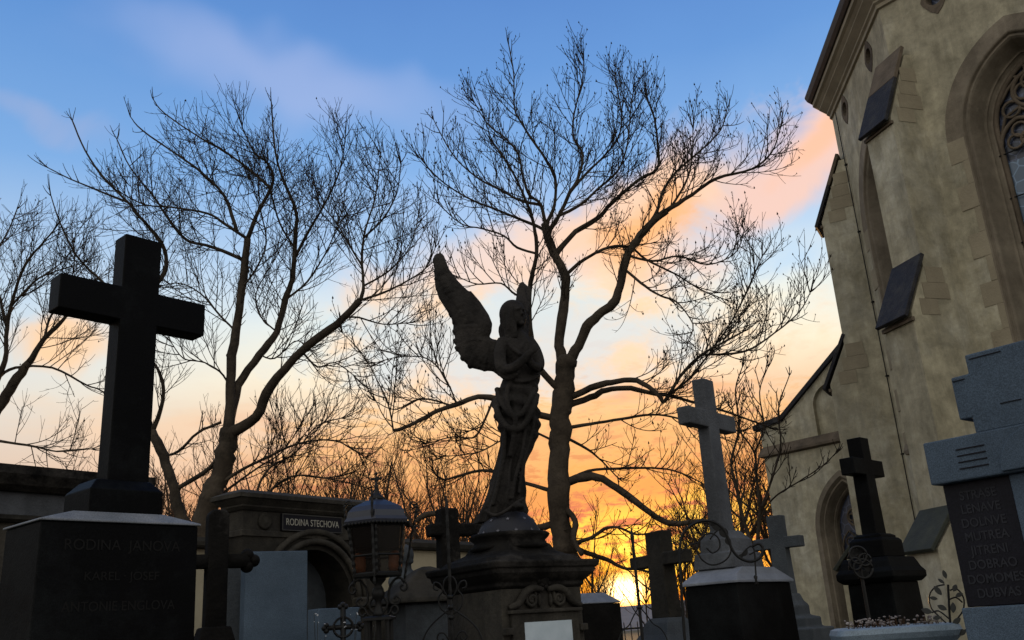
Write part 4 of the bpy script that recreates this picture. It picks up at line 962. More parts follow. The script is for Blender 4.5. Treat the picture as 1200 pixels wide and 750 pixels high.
# rotate so that one corner points just left of the viewer
rp_.rotation_euler = (0,0,R(36.6))
AY = 6.6
zA = lambda y: at(600,y,AY).z
def sq(prof, name, mat, bevel=.006, cut=.0):
    m = MB(); vs = []; fs = []
    for h, z in prof:
        c_ = h*cut; vs += [(h-c_,-h,z),(h,-h+c_,z),(h,h-c_,z),(h-c_,h,z),(-h+c_,h,z),(-h,h-c_,z),(-h,-h+c_,z),(-h+c_,-h,z)] if cut else [(h,-h,z),(h,h,z),(-h,h,z),(-h,-h,z)]
    k = 8 if cut else 4
    for i in range(len(prof)-1):
        for j in range(k): fs.append((k*i+j, k*i+(j+1)%k, k*i+k+(j+1)%k, k*i+k+j))
    fs += [tuple(range(k))[::-1], tuple(k*(len(prof)-1)+j for j in range(k))]
    m.add(vs, fs); return m.build(name, mat, rp_, bevel=bevel)
blk = sq([(.44,0),(.44,.5),(.40,.55),(.33,.60),(.325,zA(693))],'block', MT['pedst'])
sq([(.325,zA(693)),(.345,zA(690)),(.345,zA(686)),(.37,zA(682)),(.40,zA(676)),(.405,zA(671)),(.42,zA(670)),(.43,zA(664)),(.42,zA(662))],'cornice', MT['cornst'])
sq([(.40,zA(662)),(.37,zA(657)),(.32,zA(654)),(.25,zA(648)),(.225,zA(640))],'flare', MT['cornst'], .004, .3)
m = MB(); m.lathe(0,0,[(.26,zA(646)),(.28,zA(643)),(.26,zA(640)),(.245,zA(635)),(.27,zA(631)),(.28,zA(628)),(.265,zA(626)),(.2,zA(625))],32); m.build('round_moulding', MT['cornst'], rp_, smooth=True)
# framed plaque on the right-hand face: local -x.. choose face whose normal points right and toward the viewer
def face_plate(x0,x1,z0,z1,d0,d1): # on the local -y face
    m = MB(); m.box(x0,x1,-.325-d1,-.325-d0,z0,z1); return m
fp = face_plate(-.27,.27,.75,zA(721),.002,.03); fp.build('plaque_frame', MT['pedst'], rp_, bevel=.006)
face_plate(-.29,.29,zA(721)-.001,zA(717),.002,.05).build('frame_moulding', MT['pedst'], rp_, bevel=.006)
face_plate(-.18,.20,.85,zA(731),.031,.035).build('plaque', MT['plaque'], rp_)
for s_ in (-1,1):
    m = MB(); x0,x1 = sorted((s_*.27,s_*.33)); m.box(x0,x1,-.37,-.326,zA(744),zA(736)); m.build('frame_ear', MT['pedst'], rp_, bevel=.006)
    m = MB(); cx_ = .01+s_*.11; zb_ = zA(717)
    m.tube(smooth_path([(.01+s_*.02,-.345,zb_+.12),(.01+s_*.10,-.35,zb_+.13),(.01+s_*.17,-.35,zb_+.10),(.01+s_*.22,-.35,zb_+.04),(.01+s_*.29,-.345,zb_+.015)],4), [.018+.008*math.sin(j/16*3.1) for j in range(17)], 8); m.build('pediment_scroll', MT['pedst'], rp_, smooth=True)
    m = MB(); m.tube([(x,-.345,z) for x,z in spiral((cx_, zb_+.06), .05, 1.6, 90, .8, 14, -s_)], .012, 6); m.build('volute', MT['pedst'], rp_, smooth=True)
    for k in range(3):
        m = MB(); q = (.01+s_*(.045+.03*k), zb_+.055+.02*(1-abs(k-1))); m.ball((q[0],-.335,q[1]), (.013,.02,.045), 8, 6); m.build('shell_rib', MT['pedst'], rp_, smooth=True)
m = MB(); zb_ = zA(717); m.ball((.01,-.335,zb_+.19),(.045,.035,.055),12,8); m.ball((.01,-.34,zb_+.245),(.03,.03,.03),10,6)
for k in range(9): m.ball((.01+.05*cs(k*40),-.34,zb_+.19+.05*sn(k*40)),(.018,.022,.018),8,6)
m.build('carved_crest', MT['cornst'], rp_, smooth=True)

# ------------------------------------------------------------------ the angel
GP = at(597, 632, AY); GR = .222
zg = at(597,600,AY).z - GR + .02
ra = empty('angel_statue', (GP.x, AY, 0), 0, 'dark stone winged angel with draped gown and folded arms standing on a starry globe', 'statue')
def A_(px, py, yo=0.):  # local coordinates of the statue
    q = at(px, py, AY+yo); return Vector((q.x-GP.x, yo, q.z))
m = MB(); m.ball((0,0,zg),GR,36,24); gl = m.build('globe', stone('globe_stone', (.008,.0085,.013), (.016,.017,.024), 6, .7, .2, 50), ra, smooth=True)
stm = plain('star_relief', (.09,.09,.11), .6); rnd = random.Random(8)
for row, (elv, n, off) in enumerate(((62,6,10),(38,9,0),(15,11,14),(-6,14,0))):
    for k in range(n):
        a = 360*k/n+off; d = Vector((cs(elv)*sn(a), -cs(elv)*cs(a), sn(elv)))
        M = Matrix.Translation(Vector((0,0,zg))+d*(GR-.002)) @ d.to_track_quat('Z','Y').to_matrix().to_4x4()
        s = MB(); s.M = M; s.prismz([((.015 if j%2==0 else .006)*cs(j*36+90),(.015 if j%2==0 else .006)*sn(j*36+90)) for j in range(10)], 0, .006); s.build('star', stm, gl)
# body as a draped loft fused with the arms and the head
rows = [(612,557,612,.10),(600,561,617,.12),(590,568,613,.14),(576,574,615,.145),(560,578,614,.14),(545,582,615,.13),(530,585,622,.135),(515,587,628,.145),(503,586,631,.16),(490,582,632,.165),(475,578,631,.17),(460,581,630,.165),(450,586,631,.15),(440,590,633,.135),(428,589,632,.14),(416,585,629,.15),(405,584,625,.14),(397,586,621,.115),(391,592,617,.075),(386,597,614,.06),(380,598,614,.055)]
m = MB(); n = 72; rings = []
def lerp_rows(t):
    i = min(int(t), len(rows)-2); f_ = t-i; return [rows[i][k]*(1-f_)+rows[i+1][k]*f_ for k in range(4)]
NR = 110
for j in range(NR+1):
    y, xl, xr, dy = lerp_rows((len(rows)-1)*j/NR); a, b = A_(xl,y), A_(xr,y); c = (a+b)/2; rx = (b.x-a.x)/2; fr_ = j/NR
    sk = max(0, min(1, (.62-fr_)/.35)); ring = []
    for k in range(n):
        th = 2*math.pi*k/n
        fold = .010*sk*(math.sin(9*th+2.2*math.sin(fr_*5)+fr_*3)+.7*math.sin(17*th+fr_*9)) + .006*math.sin(5*th+fr_*22)
        # diagonal drapery sweeps across the hips
        fold += .012*math.exp(-((fr_-.47)/.12)**2)*math.sin(fr_*120+3.5*math.cos(th-.6))
        r_ = 1+fold/max(rx,.03); ring.append((c.x+rx*r_*math.cos(th)*(1-.0), dy*r_*math.sin(th), c.z))
    rings.append(ring)
for i in range(NR): m.strip(rings[i], rings[i+1], True)
m.add(rings[0],[tuple(range(n))[::-1]]); m.add(rings[-1],[tuple(range(n))])
# hip drapery roll and hanging cloth
def roll(pl, rad): m.tube(smooth_path([A_(*p) for p in pl],5), rad if hasattr(rad,'__len__') else rad, 10)
roll([(580,468,-.10),(584,486,-.15),(594,500,-.18),(606,503,-.18),(616,495,-.17),(625,478,-.15),(629,462,-.10)], .024)
roll([(582,455,-.10),(589,474,-.16),(600,487,-.19),(611,485,-.19),(620,470,-.17),(627,455,-.12)], .020)
roll([(600,440,-.14),(594,460,-.18),(596,478,-.19),(604,492,-.20),(602,510,-.17),(598,535,-.14)], .018)
roll([(616,500,-.15),(612,530,-.14),(604,560,-.15),(600,585,-.15)], .014)
roll([(592,505,-.15),(590,535,-.14),(584,565,-.14),(577,592,-.14)], .016)
roll([(624,470,-.14),(625,500,-.13),(618,528,-.12),(611,556,-.12),(608,578,-.13)], .014)
roll([(592,440,-.12),(604,446,-.16),(618,446,-.15),(632,440,-.08)], .016)
roll([(568,598,-.12),(580,604,-.15),(594,598,-.17),(604,590,-.16),(614,584,-.10)], .013)
# foot
m.ball(A_(609,594,-.17),(.035,.06,.024),10,8)
# arms: upper arm, elbow, forearm crossing to the breast
def limb(pl, rr_): m.tube(smooth_path([A_(*p) for p in pl],4), [rr_[0]+(rr_[-1]-rr_[0])*i/(4*(len(pl)-1)) for i in range(4*(len(pl)-1)+1)], 12)
limb([(590,400,-.06),(586,413,-.12),(587,428,-.17),(592,434,-.19)],(.050,.040)); m.ball(A_(592,434,-.19),.040,12,8)
limb([(592,434,-.19),(603,430,-.22),(614,421,-.23),(622,412,-.22)],(.040,.026))
limb([(619,399,-.02),(627,410,-.05),(632,424,-.10),(631,432,-.14)],(.046,.036)); limb([(631,432,-.14),(624,428,-.18),(616,418,-.20)],(.036,.026))
m.ball(A_(624,410,-.22),(.030,.020,.028),10,8)
for k in range(4): # four fingers of unequal length curling over the breast and a thumb
    m.tube([A_(622+k*1.6,409+k*1.4,-.225),A_(625+k*1.6-.5,405.5+k*1.5-(1 if k in(1,2) else 0),-.228),A_(626.5+k*1.3,403+k*1.7-(1.2 if k in(1,2) else 0),-.215)],[.0085,.0075,.006],6)
m.tube([A_(620,411,-.225),A_(619,406.5,-.232),A_(620,403.5,-.228)],[.009,.008,.006],6)
# sleeves
roll([(585,420,-.14),(587,437,-.17),(596,443,-.18),(606,437,-.19)], .022)
# chest drapery
roll([(592,396,-.10),(600,408,-.15),(610,416,-.16)], .013); roll([(616,395,-.08),(612,405,-.13),(606,415,-.15)], .013)
# head turned to the right and bowed
hc = A_(603,371,-.02); m.ball(hc,(.088,.095,.115),20,14)
m.ball(hc+Vector((.030,-.055,-.045)),(.052,.05,.055),14,10)          # jaw
m.ball(hc+Vector((.052,-.098,-.088)),(.022,.02,.018),10,6)            # chin
m.tube([hc+Vector((.048,-.088,.018)),hc+Vector((.058,-.112,-.022)),hc+Vector((.052,-.096,-.034))],[.008,.014,.008],8)   # nose
m.tube([hc+Vector((.012,-.094,.024)),hc+Vector((.045,-.096,.030)),hc+Vector((.078,-.074,.022))],[.007,.010,.007],6)     # brow
for dx in (.022,.072): m.ball(hc+Vector((dx,-.083 if dx<.05 else -.066,.004)),(.012,.009,.007),8,6)   # eyes
m.ball(hc+Vector((.052,-.100,-.052)),(.018,.010,.006),8,6); m.ball(hc+Vector((.052,-.098,-.062)),(.015,.010,.006),8,6)  # lips
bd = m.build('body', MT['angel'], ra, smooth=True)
rm = bd.modifiers.new('fuse','REMESH'); rm.mode = 'VOXEL'; rm.voxel_size = .0075; rm.use_smooth_shade = True
sm = bd.modifiers.new('soften','SMOOTH'); sm.factor = .5; sm.iterations = 2
# hair: waved locks over the skull and down the back
m = MB(); m.ball(hc+Vector((-.014,.012,.022)),(.100,.100,.112),20,14)
rnd = random.Random(2)
for k in range(26):
    a = rnd.uniform(100,290); p0 = hc+Vector((.085*cs(a)*.4,.085*sn(a)*-.4,.11)); d = Vector((cs(a)*1.0, -abs(sn(a))*.0+sn(a)*-.2+.25,0))
    pts = []
    for i in range(7):
        t = i/6; rr_ = .092+.016*math.sin(t*9+k); zz_ = .115*math.cos(t*2.6)-(.07*t if t > .6 else 0)
        x_ = -abs(cs(a))*rr_*math.sin(min(t*2.2,1.57)); y_ = sn(a)*rr_*math.sin(min(t*2.2,1.57))
        pts.append(hc+Vector((x_,y_,zz_-.03*t)))
    m.tube(smooth_path(pts,2), .015, 6)
m.ball(A_(591,388,.03),(.045,.06,.075),12,8)
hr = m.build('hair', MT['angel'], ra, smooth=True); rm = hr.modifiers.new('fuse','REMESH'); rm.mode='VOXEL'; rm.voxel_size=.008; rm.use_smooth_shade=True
# wings: one seen broadside, its twin edge-on behind the head
WO = [(515,290),(519,294),(525,310),(536,325),(549,338),(560,351),(570,366),(574,376),(573,385),(570,392),(575,396),(584,398),(592,400),(596,420),(594,440),(588,440),(577,432),(565,431),(553,428),(546,423),(541,417),(536,409),(533.5,402),(532.5,395),(531.5,388),(530,381),(531,375),(530,370),(524,361),(518,352),(512,342),(508,328),(507,312),(507,297),(510,291)]
rt0 = A_(592,415)
pl2 = [(A_(*p)-rt0) for p in WO]; poly2 = [(q.x,q.z) for q in pl2]
def wing(rot, loc, name='wing'):
    me_verts = MB(); c = Vector((-.28,.16)); N_ = len(poly2)
    # inflate: three nested outlines on both faces
    tri = []
    def inset(f): return [(c[0]+(x-c[0])*f, c[1]+(z-c[1])*f) for x,z in poly2]
    bow = lambda x,z: .16*(x*x)*1.2
    L_ = [(1.,.012),(.93,.026),(.7,.040),(.35,.045)]
    rings = [[(x,-t+bow(x,z),z) for x,z in inset(f)] for f,t in L_]; back = [[(x,t+bow(x,z),z) for x,z in inset(f)] for f,t in L_]
    m = MB(); m.strip(back[0], rings[0], True)
    for i in range(len(L_)-1): m.strip(rings[i], rings[i+1], True); m.strip(back[i+1], back[i], True)
    m.add(rings[-1]+[(c[0],-.046+bow(*c),c[1])],[(i,(i+1)%N_,N_) for i in range(N_)]); m.add(back[-1]+[(c[0],.046+bow(*c),c[1])],[((i+1)%N_,i,N_) for i in range(N_)])
    # feathers: spine line from root to tip; quills run from it to the trailing edge
    spine = [(-.10,-.02),(-.17,.05),(-.18,.18),(-.24,.34),(-.33,.50),(-.43,.66),(-.49,.78)]
    sp3 = smooth_path([(x,0,z) for x,z in spine],6)
    trail = smooth_path([(poly2[i][0],0,poly2[i][1]) for i in (14,16,18,20,22,24,26,27,28,29,30,31,32,33,34)],5)
    for k in range(19):
        t = k/18; a = sp3[int(t*(len(sp3)-1))]; b = trail[int(min(1,t*.98+.0)*(len(trail)-1))]
        for sgn in (-1,1):
            pts = []
            for i in range(6):
                s_ = i/5; q = a.lerp(b, s_*(1.07 if t < .6 else 1.0)); q = q+Vector((0,0,.03*math.sin(s_*3.1)*(1-t))); th = .034*(1-s_*.78)+.007*(k%2)
                pts.append((q.x, sgn*th+bow(q.x,q.z), q.z))
            m.tube(pts, [r_*(1 if t < .6 else .62) for r_ in (.012,.020,.023,.024,.024,.017)], 8)
    for k in range(30):   # coverts
        t = k/29; a = sp3[int(t*(len(sp3)-1))]
        for row in range(2):
            b = trail[int(t*(len(trail)-1))]; q = a.lerp(b, .16+.20*row)
            for sgn in (-1,1): m.ball((q.x, sgn*.038+bow(q.x,q.z), q.z), (.026,.016,.026), 8, 6)
    for i in range(len(poly2)-1):   # thick leading edge
        if 3 < i < 12: m.tube([(poly2[i][0],bow(*poly2[i]),poly2[i][1]),(poly2[i+1][0],bow(*poly2[i+1]),poly2[i+1][1])], .018, 6)
    o = m.build(name, MT['angel'], ra, smooth=True); o.location = loc; o.rotation_euler = (0,0,rot)
    rm = o.modifiers.new('fuse','REMESH'); rm.mode='VOXEL'; rm.voxel_size=.0085; rm.use_smooth_shade=True
    return o
w1 = wing(0, rt0+Vector((0,.07,0)))
w2 = w1.copy(); COL.objects.link(w2); w2.parent = ra; w2.location = rt0+Vector((.06,.07,-.01)); w2.rotation_euler = (0,0,R(-98)); w2.scale = (1,1.15,.86)
# ------------------------------------------------------------------ trees
def rvec(rnd): 
    while True:
        v = Vector((rnd.uniform(-1,1),rnd.uniform(-1,1),rnd.uniform(-1,1)))
        if .05 < v.length < 1: return v.normalized()
def twig_path(p, d, L, n, up, wig, rnd):
    pts = [p.copy()]; d = d.normalized(); s = L/n
    for i in range(n):
        d = (d + Vector((0,0,up/n)) + rvec(rnd)*wig).normalized(); p = p + d*s; pts.append(p)
    return pts
def side_dir(t, rnd, spread):
    a = rvec(rnd); a = (a - t*a.dot(t))
    if a.length < 1e-4: a = t.orthogonal()
    a.normalize(); return (t*math.cos(spread)+a*math.sin(spread)).normalized()
class Tree:
    def __init__(s, seed, P): s.rnd = random.Random(seed); s.P = P; s.big = MB(); s.tw = MB(); s.n = 0
    def along(s, pts, step, t0):
        L = [0]
        for i in range(len(pts)-1): L.append(L[-1]+(pts[i+1]-pts[i]).length)
        x = L[-1]*t0 + step*s.rnd.random(); out = []
        i = 0
        while x < L[-1]:
            while i < len(L)-2 and L[i+1] < x: i += 1
            f_ = (x-L[i])/max(1e-6, L[i+1]-L[i]); out.append((pts[i].lerp(pts[i+1], f_), (pts[i+1]-pts[i]).normalized(), x/L[-1])); x += step*s.rnd.uniform(.6,1.4)
        return out
    def spawn(s, pts, level, t0=.2, Lk=1.):
        P = s.P; rnd = s.rnd
        if level > P['levels']: return
        step = P['step'][level-1]
        for p, t, f_ in s.along(pts, step, t0):
            L = P['len'][level-1]*Lk*rnd.uniform(.45,1.15)*(1-.45*f_)
            d = side_dir(t, rnd, R(rnd.uniform(*P['ang']))); d.z += P['lift']; 
            if p.z < P.get('zmin', 0)+2.2 and level == 1 and rnd.random() < .5: continue
            if 'env' in P:
                c_, rx_, rz_ = P['env']; e_ = p+d*L*.9; k_ = ((e_.x-c_.x)/rx_)**2+((e_.z-c_.z)/rz_)**2
                if k_ > 1:
                    if rnd.random() < min(.75, 1.2*(k_-1)): continue
                    L *= max(.38, 1-.9*(k_-1))
            up = P['up'][level-1]*rnd.uniform(.2,1.3); q = twig_path(p, d, L, P['seg'][level-1], up, P['wig'], rnd)
            r0, r1 = P['rad'][level-1]; m = len(q); s.tw.tube(q, [r0+(r1-r0)*i/(m-1) for i in range(m)], 3, False); s.n += 1
            s.spawn(q, level+1, .15 if level < 3 else .1, Lk)
            if level == P['levels'] and rnd.random() < P['bud']:
                b = q[-1]; k = rnd.uniform(.008,.020); s.tw.add([b+Vector((k,0,0)),b+Vector((-k*.5,k*.8,0)),b+Vector((-k*.5,-k*.8,0)),b+Vector((0,0,2.2*k)),b-Vector((0,0,k))],[(0,1,3),(1,2,3),(2,0,3),(1,0,4),(2,1,4),(0,2,4)])
    def tip(s, pts, Lk=1.):
        P = s.P
        for k in range(3):
            t = (pts[-1]-pts[-2]).normalized(); d = side_dir(t, s.rnd, R(s.rnd.uniform(8,40)))
            q = twig_path(pts[-1], d, P['len'][0]*Lk*s.rnd.uniform(.15,.34), P['seg'][0], P['up'][0], P['wig'], s.rnd); r0, r1 = P['rad'][0]
            m = len(q); s.tw.tube(q, [r0+(r1-r0)*i/(m-1) for i in range(m)], 3, False); s.spawn(q, 2, .1, Lk)
def px_of(q):
    v = q-CAMP; w_ = v.dot(FW); return 600+FPX*v.dot(RT)/w_, 375-FPX*v.dot(UP)/w_
def traced_tree(name, label, Y0, limbs, base, seed, P, bark, env=None, group=None):
    """limbs: (pixel polyline, width start px, width end px, how far it leans away per metre, twig factor, twig start)"""
    if env:
        c_ = at(env[0], env[1], Y0); P = dict(P, env=(c_, abs(at(env[0]+env[2], env[1], Y0).x-c_.x), abs(at(env[0], env[1]-env[3], Y0).z-c_.z)))
    T = Tree(seed, P); done = []
    for pl_, w0, w1, lean, tf, t0 in limbs:
        yo = 0.; first = None
        if done:      # grow out of the nearest point of what already stands
            x0, y0 = pl_[0]; q = min(done, key=lambda q: (q[0]-x0)**2+(q[1]-y0)**2); first = q[2]; yo = first.y-Y0
        pts = []
        for i, (x, y) in enumerate(pl_):
            if i: yo += lean*math.hypot(x-pl_[i-1][0], y-pl_[i-1][1])*Y0/1100*1.05 + T.rnd.uniform(-.04,.04)
            pts.append(at(x, y, Y0+yo))
        if first is not None:
            if (pts[1]-first).length < (pts[1]-pts[0]).length*.4: pts[0] = first
            else: pts = [first]+pts[(1 if (pts[0]-first).length < .25 else 0):]
        sp_ = smooth_path(pts, 4); m = len(sp_); rr_ = []
        for i in range(m):
            t = i/(m-1); q = sp_[i]; sc = (q-CAMP).dot(FW)/FPX; rr_.append(.5*(w0+(w1-w0)*t**.8)*(.82 if w0 < 8 else 1.)*sc*(1+.06*math.sin(i*.9+w0)))
        sp_ = [sp_[0]]+[q+rvec(T.rnd)*rr_[i+1]*.16 for i, q in enumerate(sp_[1:-1])]+[sp_[-1]]
        T.big.tube(sp_, rr_, 10 if w0 > 8 else 6)
        done += [(*px_of(q), q) for q in sp_]
        if w0 > 12:   # knots and burrs
            for k in range(5):
                i = T.rnd.randrange(2, m-2); T.big.ball(sp_[i]+rvec(T.rnd)*rr_[i]*.7, rr_[i]*T.rnd.uniform(.3,.45), 10, 8)
        if tf > 0:
            T.spawn(sp_, 1, t0, tf); 
            if w1 < 4: T.tip(sp_, tf)
    b = at(base[0], base[1], Y0); root = empty(name, (b.x, b.y, 0), 0, label, 'tree', group)
    off = Vector((b.x, b.y, 0))
    p0 = at(*limbs[0][0][0], Y0); r0 = .5*limbs[0][1]*Y0*1.05/FPX
    T.big.tube([Vector((b.x,b.y,-.05)),Vector((b.x,b.y,.25)),(Vector((b.x,b.y,.6))+p0)/2,p0],[r0*1.6,r0*1.25,r0*1.08,r0],12)
    for mb in (T.big, T.tw): mb.v = [(x-off.x, y-off.y, z) for x,y,z in mb.v]
    T.big.build('trunk', bark, root, smooth=True, fix=False)
    T.tw.build('crown', MT['twig'], root, smooth=True, fix=False); print(name, T.n); return root
PC = dict(levels=3, step=(.14,.12,.17), len=(1.3,.80,.32), ang=(22,58), lift=.10, up=(.8,.85,.7), wig=.06, seg=(8,6,3), rad=((.0115,.005),(.006,.0036),(.0042,.0028)), bud=.6)
center = [
 ([(662,650),(656,600),(654,560),(656,520),(657,490),(659,470),(662,440),(664,424)],27,24,0,0,0),
 ([(662,428),(655,405),(658,372),(663,340),(662,322),(651,300),(642,279),(638,262)],13,9,.15,.7,.4),
 ([(638,264),(650,240),(650,207),(637,183),(623,163),(613,147),(603,127),(602,87),(596,52)],6,1.5,.2,.9,.1),
 ([(640,266),(634,240),(620,228),(613,207),(607,180),(590,160),(572,146),(556,120)],6,1.5,-.3,.9,.1),
 ([(642,275),(655,253),(667,227),(677,210),(683,183),(672,160),(673,133),(682,97),(684,72)],7,1.5,-.1,.9,.1),
 ([(634,242),(610,235),(585,222),(556,206),(530,180),(508,140)],5,1.3,.3,.9,.1),
 ([(640,268),(612,258),(580,245),(548,232),(515,210),(492,185)],5,1.3,-.2,.9,.1),
 ([(656,459),(636,437),(627,419),(622,394),(620,350),(623,325),(629,297),(627,272),(622,250),(612,225),(600,200),(580,170)],9,2,-.4,.8,.3),
 ([(629,300),(606,290),(590,276),(565,268),(540,262),(515,240)],4,1.3,-.3,.8,.2),
 ([(622,355),(604,345),(587,332),(560,333),(538,325)],4,1.3,-.4,.7,.2),
 ([(667,428),(678,405),(688,383),(706,365),(721,353),(728,329),(735,300),(746,282),(764,261),(781,247)],13,8,-.1,.6,.5),
 ([(781,247),(811,228),(840,209),(881,198),(904,179),(914,152)],7,1.5,-.2,.85,.0),
 ([(758,269),(770,247),(777,224),(792,202),(818,179),(844,153),(852,127)],6,1.4,.3,.85,.1),
 ([(790,244),(803,215),(811,187),(812,150)],4,1.3,-.3,.8,.1),
 ([(662,320),(685,304),(714,290),(739,290),(757,304),(793,322),(822,340),(850,351)],6,1.4,.3,.8,.15),
 ([(736,312),(757,336),(775,347),(793,354),(812,380),(806,400)],5,1.3,-.3,.8,.1),
 ([(735,300),(765,306),(795,300),(830,310),(862,296),(872,270)],4,1.3,.2,.8,.1),
 ([(652,296),(674,272),(699,257),(715,240),(728,228),(751,209),(770,198),(771,172),(766,135),(757,115)],8,1.5,.25,.9,.1),
 ([(657,250),(680,240),(700,222),(724,200),(735,170),(738,140),(742,108)],5,1.4,-.2,.9,.1),
 ([(667,227),(690,200),(706,185),(725,160),(728,130),(720,90)],5,1.3,.3,.9,.1),
 ([(672,470),(692,455),(717,448),(746,446),(771,462),(779,470),(797,441),(822,416),(850,400),(872,388)],9,2,-.35,.7,.3),
 ([(820,420),(872,412),(908,390),(937,365),(950,342)],4,1.3,-.2,.9,.0),
 ([(784,462),(811,440),(840,402),(861,370),(880,330),(893,300)],4,1.3,.2,.9,.0),
 ([(670,484),(692,466),(710,457),(739,455),(764,461),(782,463),(811,471),(850,482),(900,500)],9,2,.3,.6,.4),
 ([(668,504),(692,497),(728,491),(764,486),(793,490),(830,502),(870,505)],6,1.5,-.2,.7,.3),
 ([(664,570),(689,552),(728,549),(773,549),(800,555),(830,570)],6,1.5,.4,.6,.3),
 ([(664,570),(694,558),(717,568),(745,588),(778,611),(800,613),(829,611),(860,625)],11,5,-.3,.5,.3),
 ([(664,515),(689,527),(706,541),(724,560)],5,1.5,.3,.7,.2),
 ([(664,640),(693,630),(708,620),(723,618),(744,626),(761,628),(790,650)],7,2,-.4,.6,.2),
 ([(668,640),(688,648),(712,656),(731,666),(752,668),(790,680)],8,2,.3,.5,.4),
 ([(664,590),(674,610),(672,632),(682,650)],8,6,-.5,.3,.4),
 ([(648,492),(632,486),(605,470),(579,467),(560,465),(536,474),(512,482),(491,493),(474,501),(461,505)],9,4,-.3,.6,.5),
 ([(461,505),(455,474),(442,446),(425,415),(401,390)],3,1.2,-.2,.9,.0),
 ([(527,472),(494,467),(463,480),(440,470)],3.5,1.3,.2,.9,.1),
 ([(536,468),(520,440),(500,420),(470,418),(440,425)],3,1.2,.3,.9,.1),
 ([(650,582),(616,566),(580,553),(560,552),(536,558),(519,562),(508,553)],7,2.5,.3,.7,.4),
 ([(576,480),(560,508),(546,513),(529,512),(500,520)],4,1.3,.2,.8,.2),
 ([(650,610),(610,622),(560,626),(530,612),(515,602),(497,604),(488,611)],9,6,.2,.4,.5),
 ([(645,520),(620,505),(590,515),(560,530),(520,535)],4,1.3,-.2,.8,.4),
]
traced_tree('bare_tree', 'tall leafless tree with spreading crooked limbs directly behind the angel statue', 15, center, (664,700), 7, PC, MT['bark'], (702,340,258,300))
PB = dict(PC, step=(.16,.16,.25), len=(1.9,1.15,.5), ang=(24,66), lift=.07, up=(.65,.8,.7), rad=((.013,.0056),(.0068,.004),(.0046,.0031)), bud=.12)
left = [
 ([(236,640),(239,606),(247,580),(259,556),(264,530),(269,505)],26,22,0,0,0),
 ([(268,510),(270,461),(272,416),(281,362),(286,316),(290,280)],13,8,.1,.4,.5),
 ([(290,280),(303,247),(320,213),(313,190),(299,180),(284,150)],7,1.5,-.2,.9,.0),
 ([(272,500),(279,452),(304,416),(324,389),(334,352),(343,325),(346,280),(347,248),(333,213),(323,180),(318,120)],12,1.5,.25,.8,.25),
 ([(276,510),(300,488),(318,452),(354,411),(395,380),(422,352)],14,8,-.2,.5,.4),
 ([(422,352),(426,335),(424,303),(428,270),(440,230),(446,180)],6,1.4,.2,.9,.0),
 ([(420,354),(449,343),(476,330),(499,314),(510,290)],4,1.3,-.2,.9,.0),
 ([(400,376),(420,372),(450,380),(480,378)],3.5,1.2,.2,.9,.0),
 ([(282,307),(250,290),(217,280),(193,250),(180,230),(153,197),(137,163)],6,1.5,.3,.9,.05),
 ([(280,282),(263,262),(243,250),(203,243),(170,240),(140,225)],5,1.4,-.3,.9,.1),
 ([(281,270),(263,230),(237,203),(210,183),(167,153),(153,137)],6,1.4,.1,.9,.1),
 ([(313,223),(297,203),(263,177),(237,163),(193,133),(180,117)],5,1.4,.2,.9,.0),
 ([(343,300),(362,270),(380,240),(398,200),(405,160)],5,1.4,-.3,.9,.1),
 ([(334,352),(360,330),(385,290),(400,250)],4,1.3,.2,.9,.1),
 ([(222,640),(213,606),(204,575),(191,534),(178,507),(168,480)],15,10,.1,.2,.3),
 ([(186,500),(191,470),(189,443),(178,422),(160,400)],7,3,-.2,.6,.1),
 ([(168,480),(150,440),(140,400),(150,360),(170,345),(193,320),(193,293),(178,270),(160,250),(150,237),(123,210),(100,177),(85,142)],9,1.5,.1,.9,.25),
 ([(150,237),(127,228),(83,210),(57,197)],4,1.3,-.2,.9,.1),
 ([(150,360),(120,330),(90,300),(70,260),(60,230)],5,1.4,.2,.9,.1),
 ([(213,577),(241,552),(258,535)],6,7,-.2,.2,.2),
 ([(209,529),(232,507),(259,495)],4,4,-.2,.3,.1),
 ([(255,575),(281,552),(309,538),(349,520),(390,516),(420,530)],6,1.5,-.3,.8,.2),
 ([(250,590),(277,566),(304,547),(330,530),(352,500)],5,1.4,.3,.8,.2),
 ([(250,600),(300,590),(322,570),(349,557),(395,563),(430,572)],6,1.5,-.2,.8,.3),
 ([(302,592),(305,565),(320,545),(345,532),(370,500),(400,490)],4,1.4,.2,.8,.2),
 ([(272,460),(262,440),(240,425),(215,420),(200,400)],3.5,1.3,-.3,.9,.1),
 ([(276,390),(258,370),(236,345),(212,332),(190,335)],3.5,1.3,.3,.9,.1),
 ([(284,340),(300,315),(312,285),(306,250),(296,215)],3.5,1.3,-.3,.9,.1),
 ([(345,290),(328,262),(318,230),(305,195)],3.5,1.3,.3,.9,.1),
 ([(350,415),(372,430),(392,425),(415,440)],3.5,1.3,.3,.9,.1),
 ([(304,416),(322,420),(345,400),(360,405)],3,1.3,-.3,.9,.1),
 ([(324,385),(305,370),(300,345),(312,320)],3,1.3,.3,.9,.1),
 ([(424,310),(408,285),(395,262),(372,235)],3.5,1.3,.3,.9,.1),
 ([(426,280),(450,255),(465,225),(470,190)],3.5,1.3,-.3,.9,.1),
 ([(426,335),(455,318),(480,290),(490,255)],3.5,1.3,.3,.9,.1),
]
traced_tree('bare_tree', 'large leafless tree with forked leaning trunks between the black cross and the family tomb', 18, left, (232,700), 21, PB, MT['bark'], (272,390,245,272))
